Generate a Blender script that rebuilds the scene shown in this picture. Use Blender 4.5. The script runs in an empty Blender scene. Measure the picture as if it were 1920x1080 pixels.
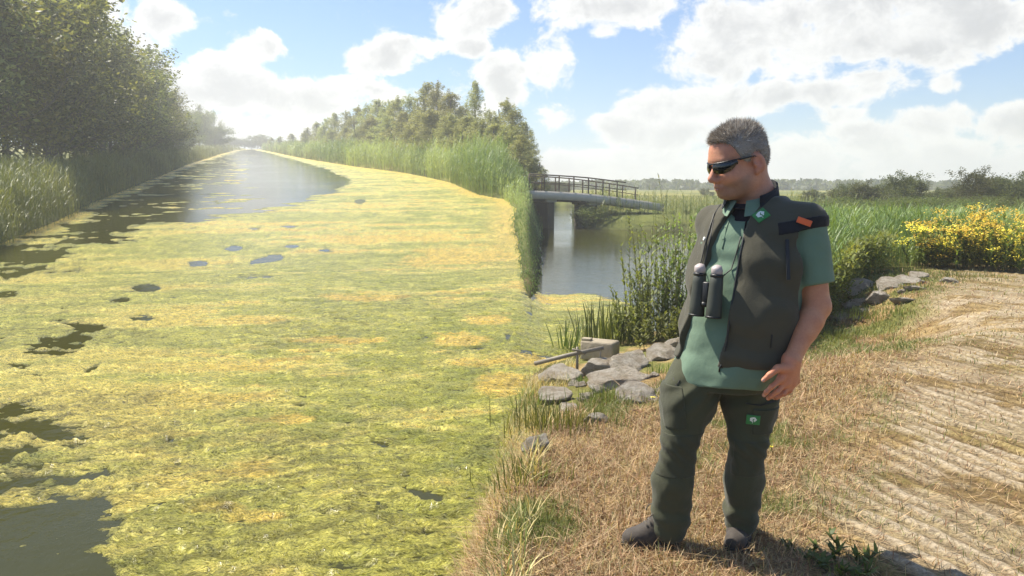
import bpy, bmesh, math
import numpy as np
from mathutils import Vector, Matrix
rng = np.random.default_rng(7)
R = math.radians
SC = bpy.context.scene
COL = SC.collection

# ---------------------------------------------------------------- camera, sky, sun, exposure
F, PITCH, CZ = 1500.0, R(7.22), 1.57
cam_d = bpy.data.cameras.new('camera'); cam = bpy.data.objects.new('camera', cam_d); COL.objects.link(cam)
cam.location = (0, 0, CZ); cam.rotation_euler = (R(90) - PITCH, 0, 0)
cam_d.sensor_width = 36; cam_d.lens = 36 * F / 1920; cam_d.clip_start = .05; cam_d.clip_end = 6000
SC.camera = cam
SUN_AZ, SUN_EL = R(-60), R(54)             # azimuth from +Y towards +X
TO_SUN = Vector((math.sin(SUN_AZ) * math.cos(SUN_EL), math.cos(SUN_AZ) * math.cos(SUN_EL), math.sin(SUN_EL)))
sun_d = bpy.data.lights.new('sun', 'SUN'); sun_d.energy = 5.0; sun_d.angle = R(.53); sun_d.color = (1, .93, .80)
sun = bpy.data.objects.new('sun', sun_d); COL.objects.link(sun); sun.rotation_euler = (-TO_SUN).to_track_quat('-Z', 'Y').to_euler()
SC.view_settings.view_transform = 'Standard'; SC.view_settings.look = 'None'
SC.view_settings.exposure = 0.9; SC.view_settings.gamma = 1; SC.view_settings.use_curve_mapping = False
SC.cycles.max_bounces = 4; SC.cycles.diffuse_bounces = 3; SC.cycles.transparent_max_bounces = 8; SC.cycles.volume_bounces = 1
SC.cycles.use_denoising = True

def ray(px, py):
    a, b = (px - 960) / F, (540 - py) / F
    c, s = math.cos(PITCH), math.sin(PITCH)
    return np.array([a, c + b * s, -s + b * c])
def PY(px, py, Y):
    d = ray(px, py); t = Y / d[1]
    return np.array([d[0] * t, Y, CZ + d[2] * t])
def PZ(px, py, z):
    d = ray(px, py); t = (z - CZ) / d[2]
    return np.array([d[0] * t, d[1] * t, z])
def project(P):
    P = np.asarray(P, float); c, s = math.cos(PITCH), math.sin(PITCH)
    y, z = P[..., 1], P[..., 2] - CZ
    dep = np.maximum(y * c - z * s, 1e-3); up = y * s + z * c
    return 960 + F * P[..., 0] / dep, 540 - F * up / dep

# ---------------------------------------------------------------- node helpers
class NT:
    def __init__(s, tree): s.t = tree
    def n(s, kind, **kw):
        nd = s.t.nodes.new(kind)
        for k, v in kw.items():
            if k == 'i':
                for kk, vv in v.items(): s.put(nd.inputs[kk], vv)
            else: setattr(nd, k, v)
        return nd
    def put(s, sock, v):
        if isinstance(v, bpy.types.NodeSocket): s.t.links.new(v, sock)
        elif isinstance(v, bpy.types.Node): s.t.links.new(v.outputs[0], sock)
        else: sock.default_value = v
    def m(s, op, a, b=0.0, c=0.0, clamp=False):
        nd = s.n('ShaderNodeMath', operation=op, use_clamp=clamp)
        for i, v in enumerate((a, b, c)): s.put(nd.inputs[i], v)
        return nd.outputs[0]
    def vm(s, op, a, b=(0, 0, 0)):
        nd = s.n('ShaderNodeVectorMath', operation=op); s.put(nd.inputs[0], a); s.put(nd.inputs[1], b)
        return nd
    def ss(s, v, a, b, to0=0.0, to1=1.0):
        nd = s.n('ShaderNodeMapRange', interpolation_type='SMOOTHSTEP')
        for k, x in zip((0, 1, 2, 3, 4), (v, a, b, to0, to1)): s.put(nd.inputs[k], x)
        return nd.outputs[0]
    def mix(s, f, a, b, blend='MIX'):
        nd = s.n('ShaderNodeMix', data_type='RGBA', blend_type=blend)
        s.put(nd.inputs[0], f); s.put(nd.inputs[6], a); s.put(nd.inputs[7], b)
        return nd.outputs[2]
    def noise(s, vec, scale, detail=4, rough=.5, dist=0.0, out=0, dim='3D'):
        nd = s.n('ShaderNodeTexNoise', noise_dimensions=dim); s.put(nd.inputs['Vector'], vec)
        for k, v in (('Scale', scale), ('Detail', detail), ('Roughness', rough), ('Distortion', dist)): nd.inputs[k].default_value = v
        return nd.outputs[out]
def c4(c): return (c[0], c[1], c[2], 1)

# ---------------------------------------------------------------- world: sky with cumulus
def build_world():
    w = bpy.data.worlds.new('World'); SC.world = w; w.use_nodes = True
    t = w.node_tree; t.nodes.clear(); N = NT(t)
    # cloud density group in (azimuth, elevation) degrees
    g = bpy.data.node_groups.new('cloud_density', 'ShaderNodeTree')
    g.interface.new_socket('P', in_out='INPUT', socket_type='NodeSocketVector')
    g.interface.new_socket('D', in_out='OUTPUT', socket_type='NodeSocketFloat'); g.interface.new_socket('S', in_out='OUTPUT', socket_type='NodeSocketFloat')
    G = NT(g); gi = G.n('NodeGroupInput'); go = G.n('NodeGroupOutput')
    clouds = [  # px, py, rx, ry, weight
        (312, 38, 52, 40, 1), (318, 72, 26, 18, .7), (470, 88, 62, 32, 1), (400, 128, 60, 42, 1), (345, 165, 85, 55, 1), (440, 175, 110, 60, 1),
        (560, 190, 130, 42, 1), (470, 232, 190, 45, 1), (690, 172, 110, 28, .8), (720, 108, 80, 34, 1), (770, 88, 70, 24, .9),
        (880, 30, 90, 50, 1), (885, 88, 42, 22, .9), (950, 150, 60, 60, .95), (700, 235, 120, 40, .7), (240, 105, 60, 60, .8), (170, 40, 60, 60, .7),
        (1125, 12, 130, 45, 1), (1130, 52, 42, 22, .9), (1025, 125, 55, 68, 1), (1030, 222, 42, 34, 1),
        (1400, 60, 135, 75, 1.1), (1560, 55, 200, 75, 1.15), (1700, 30, 190, 70, 1.1), (1560, 175, 75, 30, 1), (1640, 150, 85, 34, 1), (1750, 95, 100, 45, 1),
        (1850, 40, 110, 50, 1), (1330, 130, 90, 45, 1), (1300, 190, 130, 42, 1), (1400, 185, 110, 32, 1), (1215, 200, 65, 45, 1), (1170, 245, 75, 35, 1),
        (1270, 255, 75, 42, 1), (1560, 215, 60, 18, .8), (1480, 300, 170, 48, 1), (1640, 265, 130, 42, 1), (1740, 232, 70, 34, 1), (1730, 300, 150, 40, 1),
        (1900, 238, 55, 34, 1), (1880, 315, 110, 36, .95), (1180, 312, 220, 40, 1), (1360, 300, 120, 40, .95), (1774, 152, 30, 22, .8), (1080, 315, 120, 36, .9)]
    acc = None
    for px, py, rx, ry, wt in clouds:
        d = ray(px, py); az = math.degrees(math.atan2(d[0], d[1])); el = math.degrees(math.atan2(d[2], math.hypot(d[0], d[1])))
        k = .0372
        ix, iy = 1 / (rx * k * 1.12), 1 / (ry * k * 1.15); v = G.vm('MULTIPLY_ADD', gi.outputs[0], (ix, iy, 0)); v.inputs[2].default_value = (-az * ix, -el * iy, 0)
        l = G.vm('DOT_PRODUCT', v.outputs[0], v.outputs[0]).outputs['Value']
        b = G.m('MULTIPLY_ADD', l, -wt, wt)
        if acc is None: acc = b
        else:
            nd = G.n('ShaderNodeMath', operation='SMOOTH_MAX'); G.put(nd.inputs[0], acc); G.put(nd.inputs[1], b); nd.inputs[2].default_value = .15; acc = nd.outputs[0]
    st = G.vm('MULTIPLY', gi.outputs[0], (1, 1.35, 1)).outputs[0]
    big = G.noise(st, .055, 2, .5, dim='2D')
    base = G.m('MULTIPLY_ADD', big, 6, -3.75)                                # clouds over the rest of the sky
    acc = G.m('MAXIMUM', acc, base); acc = G.m('MAXIMUM', acc, -1.0); acc = G.m('MINIMUM', acc, 1.0)
    def puff(P):
        st = G.vm('MULTIPLY', P, (1, 1.35, 1)).outputs[0]; n1 = G.noise(st, .26, 8, .64, .2, dim='2D'); return G.m('MULTIPLY_ADD', n1, 2.9, -1.45)
    G.put(go.inputs[0], G.m('ADD', acc, puff(gi.outputs[0])))
    up = G.vm('ADD', gi.outputs[0], (-.5, .9, 0)).outputs[0]
    G.put(go.inputs[1], G.m('ADD', acc, puff(up)))
    tc = N.n('ShaderNodeTexCoord'); sx = N.n('ShaderNodeSeparateXYZ'); N.put(sx.inputs[0], tc.outputs['Generated'])
    az = N.m('MULTIPLY', N.m('ARCTAN2', sx.outputs[0], sx.outputs[1]), 57.2958)
    el = N.m('MULTIPLY', N.m('ARCSINE', sx.outputs[2]), 57.2958)
    def dens(daz, de):
        cb = N.n('ShaderNodeCombineXYZ'); N.put(cb.inputs[0], N.m('ADD', az, daz)); N.put(cb.inputs[1], N.m('ADD', el, de))
        gn = N.n('ShaderNodeGroup'); gn.node_tree = g; N.put(gn.inputs[0], cb.outputs[0]); return gn.outputs
    dd = dens(0, 0); d0, d1 = dd[0], dd[1]
    alpha = N.ss(d0, .08, .62)
    alpha = N.m('MULTIPLY', alpha, N.ss(el, -2.0, -.5))
    sky = N.n('ShaderNodeTexSky', sky_type='NISHITA'); sky.sun_disc = False; sky.sun_elevation = SUN_EL; sky.sun_rotation = SUN_AZ
    sky.air_density = 1.0; sky.dust_density = .6; sky.ozone_density = 2.0; sky.altitude = 0
    skyc = N.mix(1.0, sky.outputs[0], (.62, .82, 1.05, 1), 'MULTIPLY')
    shade = N.ss(d1, .1, 1.5)
    thick = N.ss(d0, .3, 1.0)
    shade = N.m('MULTIPLY', shade, thick)
    cl = N.mix(shade, (7.0, 6.95, 6.8, 1), (4.3, 4.35, 4.45, 1))
    col = N.mix(N.m('MULTIPLY', alpha, .97), skyc, cl)
    bg = N.n('ShaderNodeBackground'); N.put(bg.inputs[0], col); bg.inputs[1].default_value = SKY_STRENGTH
    o = N.n('ShaderNodeOutputWorld'); N.put(o.inputs[0], bg.outputs[0])
    w.cycles.sampling_method = 'MANUAL'; w.cycles.sample_map_resolution = 512
SKY_STRENGTH = .082
build_world()

# ---------------------------------------------------------------- object helpers
def tag(o, label=None, cat=None, group=None, kind=None):
    for k, v in (('label', label), ('category', cat), ('group', group), ('kind', kind)):
        if v: o[k] = v
    return o
def mesh_np(name, V, Fc, mats=(), col=None, smooth=False, midx=None):
    """Fc: (n,3) or (n,4) int array, or a list of such arrays"""
    Fl = Fc if isinstance(Fc, list) else [Fc]
    Fl = [np.asarray(f, np.int32) for f in Fl if len(f)]
    me = bpy.data.meshes.new(name)
    V = np.asarray(V, np.float32)
    me.vertices.add(len(V)); me.vertices.foreach_set('co', V.ravel())
    loops = np.concatenate([f.ravel() for f in Fl]); tot = np.concatenate([np.full(len(f), f.shape[1], np.int32) for f in Fl])
    me.loops.add(len(loops)); me.loops.foreach_set('vertex_index', loops)
    me.polygons.add(len(tot)); me.polygons.foreach_set('loop_start', np.concatenate([[0], np.cumsum(tot)[:-1]]).astype(np.int32))
    for m in mats: me.materials.append(m)
    if midx is not None: me.polygons.foreach_set('material_index', np.asarray(midx, np.int32))
    if smooth: me.polygons.foreach_set('use_smooth', np.ones(len(tot), bool))
    me.update(calc_edges=True)
    if col is not None:
        a = me.color_attributes.new('Col', 'FLOAT_COLOR', 'POINT')
        c = np.ones((len(V), 4), np.float32); c[:, :3] = col; a.data.foreach_set('color', c.ravel())
    return me
def link(name, me, parent=None, loc=None):
    o = bpy.data.objects.new(name, me); COL.objects.link(o)
    if parent: o.parent = parent
    if loc is not None: o.location = loc
    return o
def empty(name, loc=(0, 0, 0), rz=0, s=1):
    o = bpy.data.objects.new(name, None); COL.objects.link(o); o.location = loc; o.rotation_euler = (0, 0, rz); o.scale = (s, s, s); o.empty_display_size = .1
    return o
class MB:
    """collects pieces into one mesh"""
    def __init__(s): s.V = []; s.F = []; s.n = 0; s.M = []
    def add(s, V, Fc, mi=0):
        s.V.append(np.asarray(V, float)); s.F.append(np.asarray(Fc, int) + s.n); s.n += len(V); s.M.append(np.full(len(Fc), mi))
    def box(s, c, size, rot=None, mi=0, bev=0.0):
        bm = bmesh.new(); bmesh.ops.create_cube(bm, size=1)
        for v in bm.verts: v.co = Vector((v.co.x * size[0], v.co.y * size[1], v.co.z * size[2]))
        if bev: bmesh.ops.bevel(bm, geom=bm.edges[:], offset=bev, segments=2, affect='EDGES', profile=.5)
        bmesh.ops.triangulate(bm, faces=bm.faces[:])
        bm.verts.index_update()
        V = np.array([v.co[:] for v in bm.verts]); Fc = np.array([[v.index for v in f.verts] for f in bm.faces]); bm.free()
        if rot is not None: V = V @ np.array(rot).T
        s.add(V + np.array(c), Fc, mi)
    def tube(s, pts, rad, n=8, mi=0, cap=True, flat=1.0):
        pts = np.asarray(pts, float); k = len(pts); rad = np.broadcast_to(np.asarray(rad, float), (k,))
        T = np.gradient(pts, axis=0); T /= np.linalg.norm(T, axis=1)[:, None] + 1e-9
        up = np.array([0, 0, 1.]) if abs(T[0][2]) < .9 else np.array([1., 0, 0])
        V = []
        for i in range(k):
            a = np.cross(T[i], up); a /= np.linalg.norm(a) + 1e-9; b = np.cross(a, T[i]); up = b
            th = np.linspace(0, 2 * np.pi, n, endpoint=False)
            V.append(pts[i] + rad[i] * (np.cos(th)[:, None] * a + flat * np.sin(th)[:, None] * b))
        V = np.concatenate(V); Fc = []
        for i in range(k - 1):
            for j in range(n):
                p, q = i * n + j, i * n + (j + 1) % n
                Fc += [[p, q, q + n], [p, q + n, p + n]]
        if cap:
            V = np.concatenate([V, pts[[0, -1]]])
            for j in range(n):
                Fc += [[k * n, (j + 1) % n, j], [k * n + 1, (k - 1) * n + j, (k - 1) * n + (j + 1) % n]]
        s.add(V, Fc, mi)
    def build(s, name, mats, parent=None, smooth=False, loc=None):
        me = mesh_np(name, np.concatenate(s.V), np.concatenate(s.F), mats if isinstance(mats, (list, tuple)) else [mats], None, smooth, np.concatenate(s.M))
        return link(name, me, parent, loc)

# smooth value noise for geometry (numpy)
_perm = rng.random((64, 64, 64)).astype(np.float32)
_pf = _perm.ravel()
def vnoise(p, scale=1.0):
    p = np.asarray(p, np.float32) * np.float32(scale)
    if p.shape[-1] == 2: p = np.concatenate([p, np.zeros(p.shape[:-1] + (1,), np.float32)], -1)
    i = np.floor(p); f = p - i; f = f * f * (3 - 2 * f); i = i.astype(np.int32)
    x0, y0, z0 = (i[..., 0] & 63) << 12, (i[..., 1] & 63) << 6, i[..., 2] & 63
    x1, y1, z1 = ((i[..., 0] + 1) & 63) << 12, ((i[..., 1] + 1) & 63) << 6, (i[..., 2] + 1) & 63
    fx, fy, fz = f[..., 0], f[..., 1], f[..., 2]
    def row(a, b): t = a + b; u = _pf.take(t + z0); return u + (_pf.take(t + z1) - u) * fz
    c00, c01 = row(x0, y0), row(x0, y1); c0 = c00 + (c01 - c00) * fy
    c10, c11 = row(x1, y0), row(x1, y1); c1 = c10 + (c11 - c10) * fy
    return c0 + (c1 - c0) * fx
def fbm(p, scale=1.0, oct=4, gain=.5):
    p = np.asarray(p, np.float32); r, a, t = 0, 1, 0
    for o in range(oct):
        r = r + a * vnoise(p + 17.3 * o, scale); t += a; a *= gain; scale *= 2.03
    return r / t
def sstep(a, b, x):
    t = np.clip((x - a) / (b - a), 0, 1); return t * t * (3 - 2 * t)
# ---------------------------------------------------------------- materials
def mat(name, build):
    m = bpy.data.materials.new(name); m.use_nodes = True; t = m.node_tree; t.nodes.clear(); N = NT(t)
    o = N.n('ShaderNodeOutputMaterial'); N.put(o.inputs[0], build(N)); return m
def bsdf(N, col, rough=.6, spec=.4, normal=None, **kw):
    b = N.n('ShaderNodeBsdfPrincipled'); N.put(b.inputs['Base Color'], col); N.put(b.inputs['Roughness'], rough); N.put(b.inputs['Specular IOR Level'], spec)
    if normal is not None: N.put(b.inputs['Normal'], normal)
    for k, v in kw.items(): N.put(b.inputs[k.replace('_', ' ')], v)
    return b.outputs[0]
def bump(N, h, strength=.5, dist=.02):
    b = N.n('ShaderNodeBump'); N.put(b.inputs['Height'], h); b.inputs['Strength'].default_value = strength; b.inputs['Distance'].default_value = dist
    return b.outputs[0]
def obj_co(N): return N.n('ShaderNodeTexCoord').outputs['Object']
def attr(N): return N.n('ShaderNodeVertexColor', layer_name='Col').outputs[0]
def m_leaf(name, trans=.4, rough=.5, spec=.3, tint=(1, 1, 1)):
    def f(N):
        c = N.mix(1.0, attr(N), c4(tint), 'MULTIPLY')
        oi = N.n('ShaderNodeObjectInfo')
        hs = N.n('ShaderNodeHueSaturation'); N.put(hs.inputs['Color'], c)
        N.put(hs.inputs['Hue'], N.m('MULTIPLY_ADD', oi.outputs['Random'], .05, .475)); N.put(hs.inputs['Value'], N.m('MULTIPLY_ADD', oi.outputs['Random'], .5, .75)); N.put(hs.inputs['Saturation'], .92)
        c = hs.outputs[0]
        a = bsdf(N, c, rough, spec)
        tr = N.n('ShaderNodeBsdfTranslucent'); N.put(tr.inputs[0], N.mix(1.0, c, (1.25, 1.2, .55, 1), 'MULTIPLY'))
        mx = N.n('ShaderNodeMixShader'); mx.inputs[0].default_value = trans; N.put(mx.inputs[1], a); N.put(mx.inputs[2], tr.outputs[0]); return mx.outputs[0]
    return mat(name, f)
def m_plain(name, col, rough=.6, spec=.4, nscale=30, namp=.25, bstr=.3, bdist=.003, dark=None, **kw):
    def f(N):
        co = obj_co(N); n = N.noise(co, nscale, 5, .6); d = dark or tuple(x * (1 - namp) for x in col)
        c = N.mix(n, c4(d), c4(tuple(min(1, x * (1 + namp)) for x in col)))
        return bsdf(N, c, rough, spec, bump(N, N.noise(co, nscale * 3, 4, .6), bstr, bdist), **kw)
    return mat(name, f)
M_LEAF = m_leaf('leaf', .45)
M_REED = m_leaf('reed_leaf', .35, .45, .4)
M_STRAW = m_leaf('straw', .25, .6, .3)
M_BARK = m_plain('bark', (.13, .11, .085), .85, .2, 9, .5, .8, .02)

# ---------------------------------------------------------------- water levels and shore lines
S_TILT, Z_TILT = .0535, -1.63                   # the left reach rises gently away from the viewer
def zl(y):
    a = -1.0; b = Z_TILT + S_TILT * np.minimum(np.asarray(y, float), 450); k = .25
    h = np.clip(.5 + .5 * (b - a) / k, 0, 1); return a + (b - a) * h + k * h * (1 - h)
def PL(px, py):
    d = ray(px, py); lo, hi = 1.0, 900.0
    for _ in range(50):
        m = (lo + hi) / 2
        if CZ + d[2] * m > zl(d[1] * m): lo = m
        else: hi = m
    return np.array([d[0] * lo, d[1] * lo, zl(d[1] * lo)])
SEAM = .0265
def wz(x, y):
    t = sstep(-.35, .35, x - SEAM * y); return zl(y) * (1 - t) - 1.0 * t
left_bank_px = [(462, 280), (440, 282), (413, 289), (356, 307), (307, 327), (249, 351), (178, 378), (111, 413), (27, 446), (-70, 490), (-220, 560), (-420, 680)]
right_bank_px = [(992, 552), (978, 520), (974, 470), (962, 420), (968, 392), (950, 374), (925, 370), (897, 365), (848, 343), (790, 330), (751, 323), (664, 312), (574, 298), (520, 287), (490, 281), (478, 279.3)]
near_px = [(868, 1080), (905, 960), (938, 860), (965, 770), (990, 712), (1020, 688), (1085, 668), (1165, 642), (1240, 622), (1330, 606), (1405, 590)]
pool_px = [(1430, 520), (1430, 445), (1330, 434), (1200, 431), (1110, 430), (1080, 424), (1076, 408), (1096, 395), (1110, 388.5), (1050, 387), (1020, 387), (1012, 400), (1013, 450), (1012, 520), (1002, 560)]
W = [(-1.2, -6), (-.62, 1.0), (-.5, 3.0)]
W += [tuple(PZ(*p, -1.0)[:2]) for p in near_px + pool_px]
W += [tuple(PL(*p)[:2]) for p in right_bank_px + left_bank_px]
W += [(-16, 6), (-22, -6)]
W = np.array(W)
def seg_dist(P, A):
    """signed distance of points P (n,2) to closed polygon A: positive outside (land)"""
    P = np.asarray(P, np.float64); d = np.full(len(P), 1e9); ins = np.zeros(len(P), bool)
    for i in range(len(A)):
        a, b = A[i], A[(i + 1) % len(A)]; e = b - a; w = P - a
        t = np.clip((w @ e) / (e @ e + 1e-12), 0, 1); q = w - t[:, None] * e; d = np.minimum(d, (q * q).sum(1))
        c = ((a[1] > P[:, 1]) != (b[1] > P[:, 1])); xi = a[0] + (P[:, 1] - a[1]) * e[0] / (e[1] if e[1] != 0 else 1e-12)
        ins ^= c & (P[:, 0] < xi)
    d = np.sqrt(d); return np.where(ins, -d, d)
def wob(P): return (fbm(P, 1.3, 3) - .5) * .5
def height(x, y, d=None):
    P = np.stack([x, y], -1)
    if d is None: d = seg_dist(P, W)
    d = d + np.minimum(.9, .02 * np.abs(y)) * wob(P)
    left = sstep(.5, -.5, x - SEAM * y) * sstep(14, 20, y) + sstep(-3, -6, x) * sstep(20, 14, y)
    left = np.clip(left, 0, 1)
    near = 1 - left
    base_l = zl(y) + .45 + .02 * np.clip(d, 0, 60)
    far = sstep(16, 40, y)
    base_n = (0.0 + .02 * (fbm(P, .35, 3) - .5)) * (1 - far) + far * (-.25 + .25 * fbm(P, .03, 3)) + .6 * sstep(60, 200, y)
    base_n = base_n - .55 * sstep(7.0, 9.5, y - .62 * (x - 3)) * sstep(17, 12, y) * sstep(6.6, 5.0, x) * (1 - far)
    B = base_l * left + base_n * near
    w0 = wz(x, y)
    wid = (.5 + 2.3 * sstep(4.5, 9.5, y)) * near + 1.6 * left
    wid = np.where(y > 25, 1.5, wid)
    land = w0 + (B - w0) * np.clip(sstep(-.25, 1, d / wid) , 0, 1) - .02
    bed = w0 - .06 - .35 * np.clip(-d, 0, 3)
    t = sstep(-.12, .06, d); return bed * (1 - t) + land * t, d
# ridged vehicle track on the bank
def track(x, y):
    e = (x - 1.17) - .58 * (y - 3.48)
    P = np.stack([x, y], -1)
    m = sstep(-.35, .75, e + 1.1 * (fbm(P, 1.1, 4) - .5)) * sstep(19, 14, y)
    s = x * .97 + y * .25 + .30 * (fbm(P, .7, 3) - .5) + .09 * (fbm(P, 4.0, 2) - .5)
    ph = s / .13; f = ph - np.floor(ph); r = np.clip(1 - np.abs(f - .42) / .36, 0, 1)
    brk = sstep(.36, .62, fbm(np.stack([x * 2.2 + y, y * .9], -1), 1.6, 3))
    return m, r * (.35 + .65 * brk), e
def marsh_edge(x, y):
    e = np.where(x < 7.4, (y - 10.1) - 1.15 * (x - 4.2), (y - 13.9) - .35 * (x - 7.4)); return sstep(-2.6, -.4, e) * sstep(3, 4.5, x)
def polar(az, D):
    A, Dd = np.meshgrid(az, D); return (np.sin(A) * Dd), (np.cos(A) * Dd)
def grid_faces(nr, nc):
    i = np.arange(nr * nc).reshape(nr, nc)
    return np.stack([i[:-1, :-1].ravel(), i[:-1, 1:].ravel(), i[1:, 1:].ravel(), i[1:, :-1].ravel()], -1)

def build_ground():
    az = np.radians(np.concatenate([np.arange(-88, -40, 2.), np.arange(-40, -5, .8), np.arange(-5, 37, .185), np.arange(37, 60, .5), np.arange(60, 89, 2.)]))
    D = np.concatenate([np.geomspace(.7, 2.6, 30)[:-1], np.geomspace(2.6, 17, 330)[:-1], np.geomspace(17, 120, 110)[:-1], np.geomspace(120, 890, 40)])
    X, Y = polar(az, D); x, y = X.ravel(), Y.ravel()
    z, d = height(x, y)
    m, r, e = track(x, y); P = np.stack([x, y], -1)
    onbank = (d > .2) & (y < 20) & (x > -1)
    rough = (fbm(P, 9, 3) - .5) * .035 * (y < 20)
    z = z + np.where(onbank, m * (r * .020 - .009) + rough * (1 - .6 * m), 0)
    g = fbm(P, 1.4, 4); g2 = fbm(P + 40, 4.5, 3); tint = fbm(P + 9, .5, 3)
    dry = np.array([.25, .175, .075]); straw = np.array([.39, .29, .135]); green = np.array([.13, .155, .035]); sand = np.array([.44, .37, .265]); soil = np.array([.15, .105, .05])
    C = dry[None] + (straw - dry)[None] * sstep(.35, .65, g2)[:, None]
    gm = sstep(.50, .64, g + .10 * (tint - .5) + .12 * sstep(6, 9.5, y) * sstep(3.5, 1.5, d) + .16 * marsh_edge(x, y) - .13 * sstep(5.2, 3.8, y) * sstep(1.3, .6, x)) * .8 * (1 - .75 * m)
    C = C * (1 - gm[:, None]) + green * gm[:, None]
    g3 = fbm(np.stack([x * 1.2 + y * .5, y], -1) + 70, 2.6, 4); sm = m * np.clip(.35 + .65 * sstep(.1, .6, r) - 1.1 * sstep(.52, .66, g3), 0, 1); fm = m * (1 - sstep(.0, .35, r)) * .8 * sstep(.30, .5, g3)
    C = C * (1 - fm[:, None]) + soil * fm[:, None]; C = C * (1 - sm[:, None]) + sand * sm[:, None]
    far = sstep(15, 24, y)[:, None]; fg = np.array([.15, .17, .045]) + np.array([.14, .10, .03]) * sstep(.4, .65, fbm(P, .08, 3))[:, None]
    C = C * (1 - far) + fg * far
    wet = sstep(.25, -.1, d)[:, None]; C = C * (1 - wet) + np.array([.05, .05, .025]) * wet
    def f(N):
        co = obj_co(N); n = N.noise(co, 38, 6, .65); n2 = N.noise(co, 210, 4, .6)
        v = N.m('ADD', N.m('MULTIPLY', N.ss(n, .3, .7), .75), N.m('MULTIPLY', n2, .6))
        c = N.mix(1.0, attr(N), N.n('ShaderNodeCombineColor', i={0: N.m('ADD', v, .25), 1: N.m('ADD', v, .22), 2: N.m('ADD', v, .18)}).outputs[0], 'MULTIPLY')
        return bsdf(N, c, .9, .15, bump(N, N.m('ADD', n, N.m('MULTIPLY', n2, .6)), .8, .02))
    me = mesh_np('ground', np.stack([x, y, z], -1), grid_faces(len(D), len(az)), [mat('ground', f)], C, True)
    tag(link('ground', me), kind='structure')

def build_water():
    az = np.radians(np.concatenate([np.arange(-75, -36, 1.5), np.arange(-36, 1.0, .5), np.arange(1.0, 2.2, .05), np.arange(2.2, 40, .75)])); D = np.concatenate([np.linspace(2.2, 40, 60)[:-1], np.geomspace(40, 700, 60)])
    X, Y = polar(az, D); x, y = X.ravel(), Y.ravel()
    def f(N):
        co = obj_co(N)
        st = N.vm('MULTIPLY', co, (1, .8, 1)).outputs[0]
        n = N.noise(st, 3.2, 5, .62, .3); n2 = N.noise(co, .12, 3); n3 = N.noise(st, 15, 3, .6)
        h = N.m('MULTIPLY', N.m('ADD', n, N.m('MULTIPLY', n3, .25)), N.ss(n2, .3, .6, .35, 1.0))
        c = N.mix(N.noise(co, .3, 3), (.034, .034, .006, 1), (.048, .046, .009, 1))
        return bsdf(N, c, .06, .17, bump(N, h, .28, .04), IOR=1.33)
    me = mesh_np('water', np.stack([x, y, wz(x, y)], -1), grid_faces(len(D), len(az)), [mat('water', f)], None, True)
    tag(link('water', me), kind='structure')

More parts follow.
